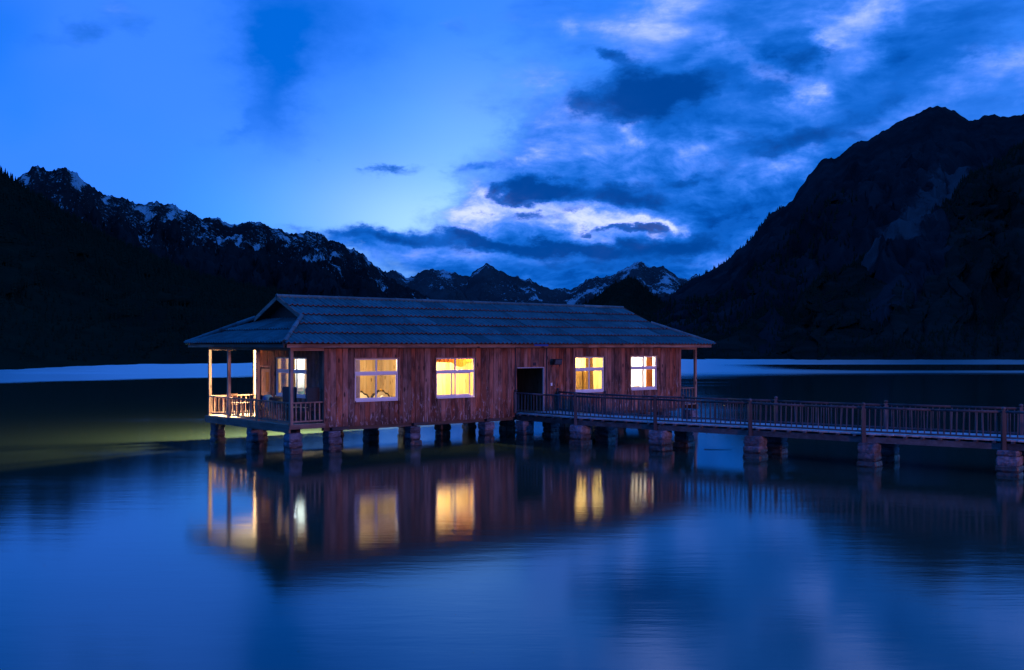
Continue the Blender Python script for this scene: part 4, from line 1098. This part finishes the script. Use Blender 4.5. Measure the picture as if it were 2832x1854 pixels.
for i, (p, q) in enumerate(zip(near, farp)):
    if i == 0:
        pier(walk, *wl_((0.55, 44.75)), 0.78, 0.56, HA); continue
    inw = Vector(q) - Vector(p); inw.normalize()
    a, b = Vector(p) + inw * 0.14 + dirv * 0.14, Vector(q) - inw * 0.16 + dirv * 0.12
    if i < 7:
        pier(walk, *wl_(a), 0.78, 0.60 + random.uniform(-.03, .05), ang0 + random.uniform(-.05, .05), 0.16)
        pier(walk, *wl_(b), 0.78, 0.58, ang0 + random.uniform(-.05, .05), 0.12)

# floating stick beside the walkway pier
st = MB().tube((0, 0, 0.015), (0.62, -0.10, 0.015), 0.012, 0.008, 6).tube((0.62, -0.10, 0.015), (1.05, -0.12, 0.02), 0.008, 0.004, 6)
so = st.build('floating_stick', M['beam_grey'], loc=(7.35, 40.1, 0)); tag(so, 'thin dark stick floating on the water beside a footbridge pier', 'stick')

# ------------------------------------------------------------------ lamps
def point(name, loc, power, col, r=0.08, parent=None):
    d_ = bpy.data.lights.new(name, 'POINT'); d_.energy = power; d_.color = col; d_.shadow_soft_size = r
    o = bpy.data.objects.new(name, d_); o.location = loc; return link(o, parent)
def ceiling_lamp(x, y, z, power, col, label, white=False, name='ceiling_lamp', soft=0.09):
    t = empty(name, hw(x, y, z), HA); tag(t, label, 'lamp')
    MB().tube((0, 0, 0.10), (0, 0, 0.14), 0.07, 0.07, 12).tube((0, 0, 0.0), (0, 0, 0.10), 0.012, 0.012, 6).build('canopy', M['frame'], t)
    MB().ball((0, 0, -0.06), 0.075, 12, 8).build('bulb', M['bulb_white'] if white else M['bulb_warm'], t, smooth=True)
    point('lamp_light', (0, 0, -0.18), power, col, soft, t)
    return t
WARM = (1.0, 0.75, 0.46); WHT = (1.0, 0.86, 0.66)
LAMPS = dict(r1=480, r2=1050, r3=1100, r4=850, bath=140, porch=36000, shore=60000)
# bare bulb under the ceiling of the corner room
ceiling_lamp(2.3, 1.5, 3.58, LAMPS['r1'], WARM, 'ceiling lamp in the dim corner room with the two armchairs')
ceiling_lamp(7.0, 0.95, 3.58, LAMPS['r2'], (1.0, 0.67, 0.32), 'ceiling lamp behind the orange pelmet of the glowing second window')
ceiling_lamp(13.6, 2.9, 3.58, LAMPS['r3'], (1.0, 0.80, 0.36), 'ceiling lamp in the yellow room behind the third window')
ceiling_lamp(17.6, 2.2, 3.58, LAMPS['r4'], (1.0, 0.83, 0.68), 'ceiling lamp in the white room behind the rightmost window', True)
ceiling_lamp(1.30, 4.72, 3.58, LAMPS['bath'], (0.92, 1.0, 0.95), 'white lamp in the bathroom seen through the porch window', True)
ceiling_lamp(3.2, 6.50, 3.66, LAMPS['porch'], (1.0, 0.80, 0.42), 'porch lamp under the eave behind the house', False, 'porch_lamp', 0.3)

ceiling_lamp(18.4, 6.60, 3.66, 2200, (1.0, 0.70, 0.34), 'porch lamp under the rear eave near the right-hand porch', False, 'porch_lamp')
# floodlight mast on the near bank, lighting the front of the house
mx, my = 49.0, -18.0
mast = empty('floodlight_mast', (mx, my, bank_h(mx, my))); tag(mast, 'steel floodlight mast on the near bank facing the house', 'lamp')
MB().tube((0, 0, -0.3), (0, 0, 3.6), 0.06, 0.045, 10).build('pole', M['steel'], mast)
MB().box(-0.22, 0.22, -0.10, 0.10, 3.55, 3.85).build('lamp_housing', M['black'], mast)
sp = bpy.data.lights.new('flood_light', 'SPOT'); sp.energy = LAMPS['shore']; sp.color = (1.0, 0.36, 0.44)
sp.spot_size = math.radians(40); sp.spot_blend = 0.6; sp.shadow_soft_size = 0.9
so_ = bpy.data.objects.new('flood_light', sp); link(so_, mast)
so_.location = (-0.15, 0.20, 3.7)
tgt = hw(9.0, 0, 2.6) - Vector((mx, my, bank_h(mx, my) + 3.7)); so_.rotation_euler = tgt.to_track_quat('-Z', 'Y').to_euler()

# cable from the wall floodlight down past the door
cb_ = MB(); pts_ = [(11.46, -0.07, 3.20), (11.30, -0.062, 3.02), (11.24, -0.060, 2.7), (11.20, -0.060, 2.3), (11.22, -0.060, 1.6), (11.21, -0.060, 1.15)]
for p_, q_ in zip(pts_, pts_[1:]): cb_.tube(p_, q_, 0.009, 0.009, 6)
cb_.build('cable', M['black'], house)
# ------------------------------------------------------------------ things in the rooms
def top(name, x, y, z, rz, label, cat, group=None):
    t = empty(name, hw(x, y, z), HA + rz); tag(t, label, cat, group); return t
def curtain(x, y, z0, z1, w, mat, label, folds=7, amp=0.035, along='x', flare=0.0, name='curtain'):
    n = folds * 6; rows = 8; vs = []
    for r in range(rows + 1):
        f = r / rows; z = z1 + (z0 - z1) * f; ww = w * (1 + flare * (f - 0.5))
        for i in range(n + 1):
            s = -ww / 2 + ww * i / n; d_ = amp * math.sin(2 * math.pi * folds * i / n + 0.6 * math.sin(3 * f)) * (0.8 + 0.4 * f)
            vs.append((s, d_, z - z0) if along == 'x' else (d_, s, z - z0))
    fs = [(r * (n + 1) + i, r * (n + 1) + i + 1, (r + 1) * (n + 1) + i + 1, (r + 1) * (n + 1) + i) for r in range(rows) for i in range(n)]
    m = MB(); m.add(vs, fs); o = m.build(name, mat, smooth=True, loc=hw(x, y, z0), rz=HA); tag(o, label, 'curtain'); return o

def armchair(x, y, rz, label):
    t = top('armchair', x, y, FL, rz, label, 'armchair', 'carved armchairs in the corner room')
    w = 0.46
    prof = [(-w, 0.40), (-w, 0.78), (-w * .80, 0.90), (-w * .52, 0.93), (-w * .30, 1.03), (0, 1.06), (w * .30, 1.03), (w * .52, 0.93), (w * .80, 0.90), (w, 0.78), (w, 0.40)]
    m = MB(); inn = [(px * 0.86, 0.40 + (pz - 0.40) * 0.88) for px, pz in prof]
    n = len(prof)
    for yy0, yy1 in ((0.22, 0.30),):
        vs = [(px, yy0, pz) for px, pz in prof] + [(px, yy0, pz) for px, pz in inn] + [(px, yy1, pz) for px, pz in prof] + [(px, yy1, pz) for px, pz in inn]
        fs = []
        for i in range(n - 1): fs += [(i, n + i, n + i + 1, i + 1), (2 * n + i, 2 * n + i + 1, 3 * n + i + 1, 3 * n + i), (i, i + 1, 2 * n + i + 1, 2 * n + i), (n + i, 3 * n + i, 3 * n + i + 1, n + i + 1)]
        m.add(vs, fs)
    m.build('backrest_frame', M['black'], t)
    MB().prism([(px * 0.995, pz) for px, pz in inn], 0.20, 0.28).build('backrest', M['cream'], t)
    MB().ball((0, 0.23, 1.045), 0.055, 8, 6).ball((-0.06, 0.24, 1.02), 0.03, 6, 5).ball((0.06, 0.24, 1.02), 0.03, 6, 5).build('crest_ornament', M['gold'], t, smooth=True)
    MB().box(-0.36, 0.36, -0.36, 0.20, 0.34, 0.50, j=0.01).build('seat', M['cream'], t)
    for s in (-1, 1):
        MB().tube((s * 0.39, 0.24, 0.64), (s * 0.40, -0.30, 0.66), 0.032, 0.04, 8).tube((s * 0.40, -0.30, 0.66), (s * 0.37, -0.32, 0.40), 0.03, 0.03, 8).build('armrest', M['black'], t)
        for yy in (-0.32, 0.24): MB().tube((s * 0.34, yy, 0.34), (s * 0.36, yy * 1.05, 0.0), 0.035, 0.02, 8).build('leg', M['black'], t)
    return t
armchair(3.10, 2.40, 0.0, 'cream carved armchair at the left in the first window')
armchair(4.16, 2.40, 0.06, 'cream carved armchair at the right in the first window')
pl = MB(); pl.prism([(-0.20, 0.50), (0.20, 0.50), (0.17, 0.72), (0.02, 0.83), (-0.15, 0.70)], -0.06, 0.05)
po = pl.build('pillow', M['white_cloth'], loc=hw(4.02, 2.34, FL), rz=HA + 0.1); tag(po, 'white pillow propped on the right cream armchair', 'pillow')
sw = MB().box(-0.04, 0.04, -0.012, 0, -0.06, 0.06).build('light_switch', M['frame'], loc=hw(4.86, RB - 0.03, 2.55), rz=HA); tag(sw, 'white light switch on the pine wall above the right armchair', 'switch')
curtain(1.50, 0.22, 1.45, 3.62, 0.34, M['violet_cloth'], 'violet grey curtain at the left edge of the first window', 4, 0.03)

# orange pelmet, hung inside the second window
def pelmet():
    vs = []; n = 60; x0, x1 = -1.05, 1.05; ys = []
    for r in range(6):
        f = r / 5
        for i in range(n + 1):
            s = x0 + (x1 - x0) * i / n; q = (s - 0.05) / 0.85
            drop = (0.14 + 0.05 * (s - x0)) if s < 0.05 else (0.20 + 0.17 * math.sin(math.pi * min(max(q, 0), 1)))
            d_ = 0.018 * math.sin(s * 34) + 0.02 * math.sin(s * 9)
            vs.append((s, d_ + 0.02 * f, 0.36 - f * (drop + 0.02)))
    fs = [(r * (n + 1) + i, r * (n + 1) + i + 1, (r + 1) * (n + 1) + i + 1, (r + 1) * (n + 1) + i) for r in range(5) for i in range(n)]
    m = MB(); m.add(vs, fs); o = m.build('pelmet', M['orange_cloth'], smooth=True, loc=hw(6.10, 0.30, 3.12), rz=HA); tag(o, 'orange scalloped pelmet across the top of the second window', 'pelmet')
pelmet()

# third window: gathered curtain, cupboard, bed with sage pillow, small shaded lamp
curtain(14.02, 0.34, 1.30, 3.62, 0.46, M['ochre_cloth'], 'ochre gathered curtain in the middle of the third window', 5, 0.05, flare=0.2)
cb = top('cupboard', 15.1, 3.1, FL, 0, 'pale pine cupboard at the right in the third window', 'cupboard')
MB().box(-0.28, 0.24, -0.9, 0.4, 0, 1.75).build('body', M['pine'], cb)
for k, yy in enumerate((-0.88, -0.24)): MB().box(-0.305, -0.281, yy, yy + 0.60, 0.06, 1.70).build('door', M['door_wood'], cb)
bed = top('bed', 13.6, 2.6, FL, 0, 'bed with sage green cover behind the third window', 'bed')
MB().box(-0.8, 0.8, -0.95, 0.95, 0.12, 0.55, j=0.01).build('mattress', M['white_cloth'], bed)
MB().box(-0.82, 0.82, -0.97, 0.60, 0.50, 0.62, j=0.015).build('blanket', M['green_cloth'], bed)
MB().box(-0.8, 0.8, 0.96, 1.04, 0.0, 1.0).build('headboard', M['pine'], bed)
for sx in (-0.75, 0.75):
    for sy in (-0.9, 0.9): MB().box(sx - .04, sx + .04, sy - .04, sy + .04, 0, 0.12).build('leg', M['pine'], bed)
def cushion(name, mat, loc, rz, label, w=0.34, h=0.26, t=0.10, tilt=0.3):
    n, m_ = 10, 10; vs = []
    for side in (1, -1):
        for i in range(n + 1):
            for j in range(m_ + 1):
                a, b = 2 * i / n - 1, 2 * j / m_ - 1
                th = t * ((1 - a ** 4) * (1 - b ** 4)) ** 0.5 * side
                vs.append((a * w * (1 - 0.08 * b * b), th, b * h * (1 - 0.08 * a * a)))
    k = (n + 1) * (m_ + 1); fs = []
    for i in range(n):
        for j in range(m_):
            q = [i * (m_ + 1) + j, (i + 1) * (m_ + 1) + j, (i + 1) * (m_ + 1) + j + 1, i * (m_ + 1) + j + 1]
            fs.append(tuple(q)); fs.append(tuple(p + k for p in reversed(q)))
    mb = MB(); mb.add(vs, fs); o = mb.build(name, mat, smooth=True, loc=loc); o.rotation_euler = (-tilt, 0, rz); tag(o, label, 'cushion'); return o
cushion('cushion', M['green_cloth'], hw(13.25, 1.35, FL + 0.96), HA + 0.25, 'sage green cushion at the bottom left of the third window', 0.42, 0.30, 0.14, 0.9)
nt = top('bedside_table', 12.75, 1.0, FL, 0, 'white bedside table at the lower left corner of the third window', 'table')
MB().box(-0.25, 0.25, -0.22, 0.22, 0.86, 0.92).build('table_top', M['white_wall'], nt); MB().box(-0.22, 0.22, -0.20, 0.20, 0.0, 0.86).build('cabinet', M['white_wall'], nt)
# fourth window: white bed and apricot curtain
curtain(18.02, 0.30, 1.30, 3.62, 0.40, M['orange_cloth'], 'apricot curtain at the right edge of the rightmost window', 5, 0.045)
bed2 = top('bed', 18.2, 2.3, FL, 0, 'white made-up bed behind the rightmost window', 'bed')
MB().box(-0.95, 0.95, -0.8, 0.8, 0.12, 0.82, j=0.012).build('mattress', M['white_cloth'], bed2)
MB().box(-0.97, 0.4, -0.82, 0.82, 0.80, 0.88, j=0.015).build('blanket', M['white_cloth'], bed2)
for sx in (-0.9, 0.9):
    for sy in (-0.75, 0.75): MB().box(sx - .04, sx + .04, sy - .04, sy + .04, 0, 0.12).build('leg', M['pine'], bed2)
# bathroom behind the doorway of the corner room
bt = MB(); bt.box(0.44, 0.50, RB + 0.06, WD - 0.11, FL, 3.72); bt.box(2.25, 2.31, RB + 0.06, WD - 0.11, FL, 3.72); bt.box(0.51, 2.24, WD - 0.16, WD - 0.11, FL, 3.72)
bt.build('bathroom_wall', M['white_wall'], house)
MB().box(0.52, 2.23, WD - 0.20, WD - 0.165, FL, 2.16).build('tile_panel', M['tile_green'], house)
ba = top('washbasin', 1.30, WD - 0.40, FL, 0, 'white washbasin lit behind the porch window', 'washbasin')
MB().box(-0.42, 0.42, -0.17, 0.18, 0.98, 1.14).build('basin', M['ceramic'], ba); MB().tube((0, 0.08, 0), (0, 0.08, 0.98), 0.09, 0.07, 10).build('pedestal', M['ceramic'], ba)
MB().tube((0, 0.12, 1.14), (0, 0.12, 1.30), 0.015).tube((0, 0.12, 1.30), (0, 0.0, 1.28), 0.013).build('tap', M['steel'], ba)
rb = MB()
rb.add([(s, 0.02 * math.sin(s * 40) + 0.03 * (z > 0.2), z + 0.06 * math.sin(s * 22) * (z > 0.5)) for z in (0.0, 0.3, 0.62) for s in np.linspace(-0.25, 0.25, 14)],
       [(r * 14 + i, r * 14 + i + 1, (r + 1) * 14 + i + 1, (r + 1) * 14 + i) for r in range(2) for i in range(13)])
ro = rb.build('bath_towel', M['grey_cloth'], loc=hw(1.28, WD - 0.24, FL + 1.22), rz=HA); tag(ro, 'dark grey towel hanging above the washbasin', 'towel')
# porch window curtains
curtain(0.24, 3.05, 1.40, 3.62, 0.50, M['ochre_cloth'], 'ochre curtain inside the porch window, right of its middle', 5, 0.04, 'y')
curtain(0.24, 3.72, 1.40, 3.62, 0.34, M['ochre_cloth'], 'narrow ochre curtain inside the porch window by the orange door', 4, 0.04, 'y')

# ------------------------------------------------------------------ things on the porch
def office_chair(x, y, rz, label):
    t = top('office_chair', x, y, FL, rz, label, 'chair', 'black chairs on the porch')
    MB().prism([(-0.27, 0.62), (0.27, 0.62), (0.29, 1.28), (0.25, 1.34), (-0.25, 1.34), (-0.29, 1.28)], 0.20, 0.29).build('backrest', M['leather'], t)
    MB().box(-0.28, 0.28, -0.30, 0.22, 0.44, 0.56, j=0.012).build('seat', M['leather'], t)
    MB().tube((0, -0.02, 0.12), (0, -0.02, 0.44), 0.03).build('stem', M['steel'], t)
    for k in range(5):
        a = k * 2 * math.pi / 5; l = MB().bar((0, -0.02, 0.12), (0.28 * math.cos(a), -0.02 + 0.28 * math.sin(a), 0.08), 0.04, 0.035).build('leg', M['black'], t)
        MB().ball((0.28 * math.cos(a), -0.02 + 0.28 * math.sin(a), 0.04), 0.04, 8, 5).build('caster', M['black'], l)
    for s in (-1, 1): MB().bar((s * 0.30, 0.20, 0.76), (s * 0.30, -0.16, 0.74), 0.05, 0.04).bar((s * 0.30, -0.14, 0.74), (s * 0.28, -0.10, 0.50), 0.035, 0.035).build('armrest', M['black'], t)
office_chair(-0.42, 0.46, math.pi + 0.10, 'high-backed black chair against the front rail of the porch')
office_chair(-0.62, 1.30, math.pi / 2 + 0.5, 'black chair behind another one, in front of the porch window')
def slat_chair(x, y, rz, label):
    t = top('slatted_chair', x, y, FL, rz, label, 'chair', 'wooden chairs on the porch')
    for s in (-1, 1):
        MB().bar((s * 0.20, 0.20, 0.0), (s * 0.20, 0.26, 0.92), 0.04, 0.04).build('back_post', M['chair_wood'], t)
        MB().bar((s * 0.20, -0.20, 0.0), (s * 0.20, -0.20, 0.44), 0.04, 0.04).build('leg', M['chair_wood'], t)
        MB().bar((s * 0.20, -0.18, 0.20), (s * 0.20, 0.20, 0.20), 0.025, 0.03).build('stretcher', M['chair_wood'], t)
    for k in range(6): MB().box(-0.18, 0.18, 0.225, 0.245, 0.50 + k * 0.072, 0.54 + k * 0.072).build('slat', M['chair_wood'], t)
    for k in range(5): MB().box(-0.22, 0.22, -0.22 + k * 0.088, -0.15 + k * 0.088, 0.44, 0.465).build('seat_slat', M['chair_wood'], t)
slat_chair(-0.80, 6.30, -0.5, 'dark slat-backed wooden chair nearest the far corner post of the porch')
slat_chair(-0.35, 5.00, 2.6, 'dark slat-backed wooden chair beside the porch table')
slat_chair(9.55, 1.2, 0.3, 'dark slat-backed chair inside the dark front doorway')
pt = top('porch_table', -0.75, 5.55, FL, 0.1, 'dark wooden table between the slatted chairs on the porch', 'table')
MB().box(-0.36, 0.36, -0.36, 0.36, 0.52, 0.56).build('table_top', M['chair_wood'], pt)
for sx in (-0.31, 0.31):
    for sy in (-0.31, 0.31): MB().box(sx - .025, sx + .025, sy - .025, sy + .025, 0, 0.52).build('leg', M['chair_wood'], pt)
# low bench with cushions, dark blanket and clothes hung on a drying rack
bn = top('bench', -0.75, 2.55, FL, 0.0, 'low dark bench heaped with cushions under the porch window', 'bench')
MB().box(-0.28, 0.28, -0.7, 0.7, 0.38, 0.44).build('seat', M['chair_wood'], bn)
for sy in (-0.6, 0.6):
    for sx in (-0.22, 0.22): MB().box(sx - .03, sx + .03, sy - .03, sy + .03, 0, 0.38).build('leg', M['chair_wood'], bn)
cushion('cushion', M['blue_cloth'], hw(-0.80, 2.95, FL + 0.72), HA + 0.5, 'blue cushion standing on the porch bench', 0.26, 0.27, 0.10, 0.25)
cushion('cushion', M['dark_cloth'], hw(-0.72, 2.45, FL + 0.68), HA - 0.4, 'dark cushion slumped on the porch bench', 0.30, 0.24, 0.12, 0.4)
cushion('cushion', M['dark_cloth'], hw(-0.70, 2.10, FL + 0.64), HA + 0.9, 'small dark cushion at the near end of the porch bench', 0.24, 0.2, 0.10, 0.5)
rk = top('drying_rack', -0.85, 3.55, FL, 0.0, 'drying rack with clothes behind the porch rail', 'rack')
for sy in (-0.35, 0.35): MB().bar((-0.16, sy, 0), (0, sy, 0.92), 0.02, 0.02).bar((0.16, sy, 0), (0, sy, 0.92), 0.02, 0.02).build('leg', M['steel'], rk)
MB().tube((0, -0.42, 0.92), (0, 0.42, 0.92), 0.012).build('top_bar', M['steel'], rk)
def hung(x, y, z, w, h, mat, label, name):
    n = 9; vs = []
    for d_ in (-0.03, 0.03):
        for f in (0.0, 0.5, 1.0):
            for i in range(n): s = -w / 2 + w * i / (n - 1); vs.append((d_ * (0.35 + f) + 0.012 * math.sin(i * 1.9), s, -h * f))
    fs = [(k * 3 * n + r * n + i, k * 3 * n + r * n + i + 1, k * 3 * n + (r + 1) * n + i + 1, k * 3 * n + (r + 1) * n + i) for k in range(2) for r in range(2) for i in range(n - 1)]
    fs += [(i, i + 1, 3 * n + i + 1, 3 * n + i) for i in range(n - 1)]
    m = MB(); m.add(vs, fs); o = m.build(name, mat, smooth=True, loc=hw(x, y, z), rz=HA); tag(o, label, 'laundry'); return o
hung(-0.85, 3.78, FL + 0.935, 0.30, 0.42, M['white_cloth'], 'pale towel hung on the porch drying rack', 'towel')
hung(-0.85, 3.50, FL + 0.936, 0.18, 0.30, M['dark_cloth'], 'dark cloth hung in the middle of the porch drying rack', 'cloth')
hung(-0.85, 3.27, FL + 0.937, 0.18, 0.26, M['violet_cloth'], 'violet cloth hung at the near end of the drying rack', 'cloth')
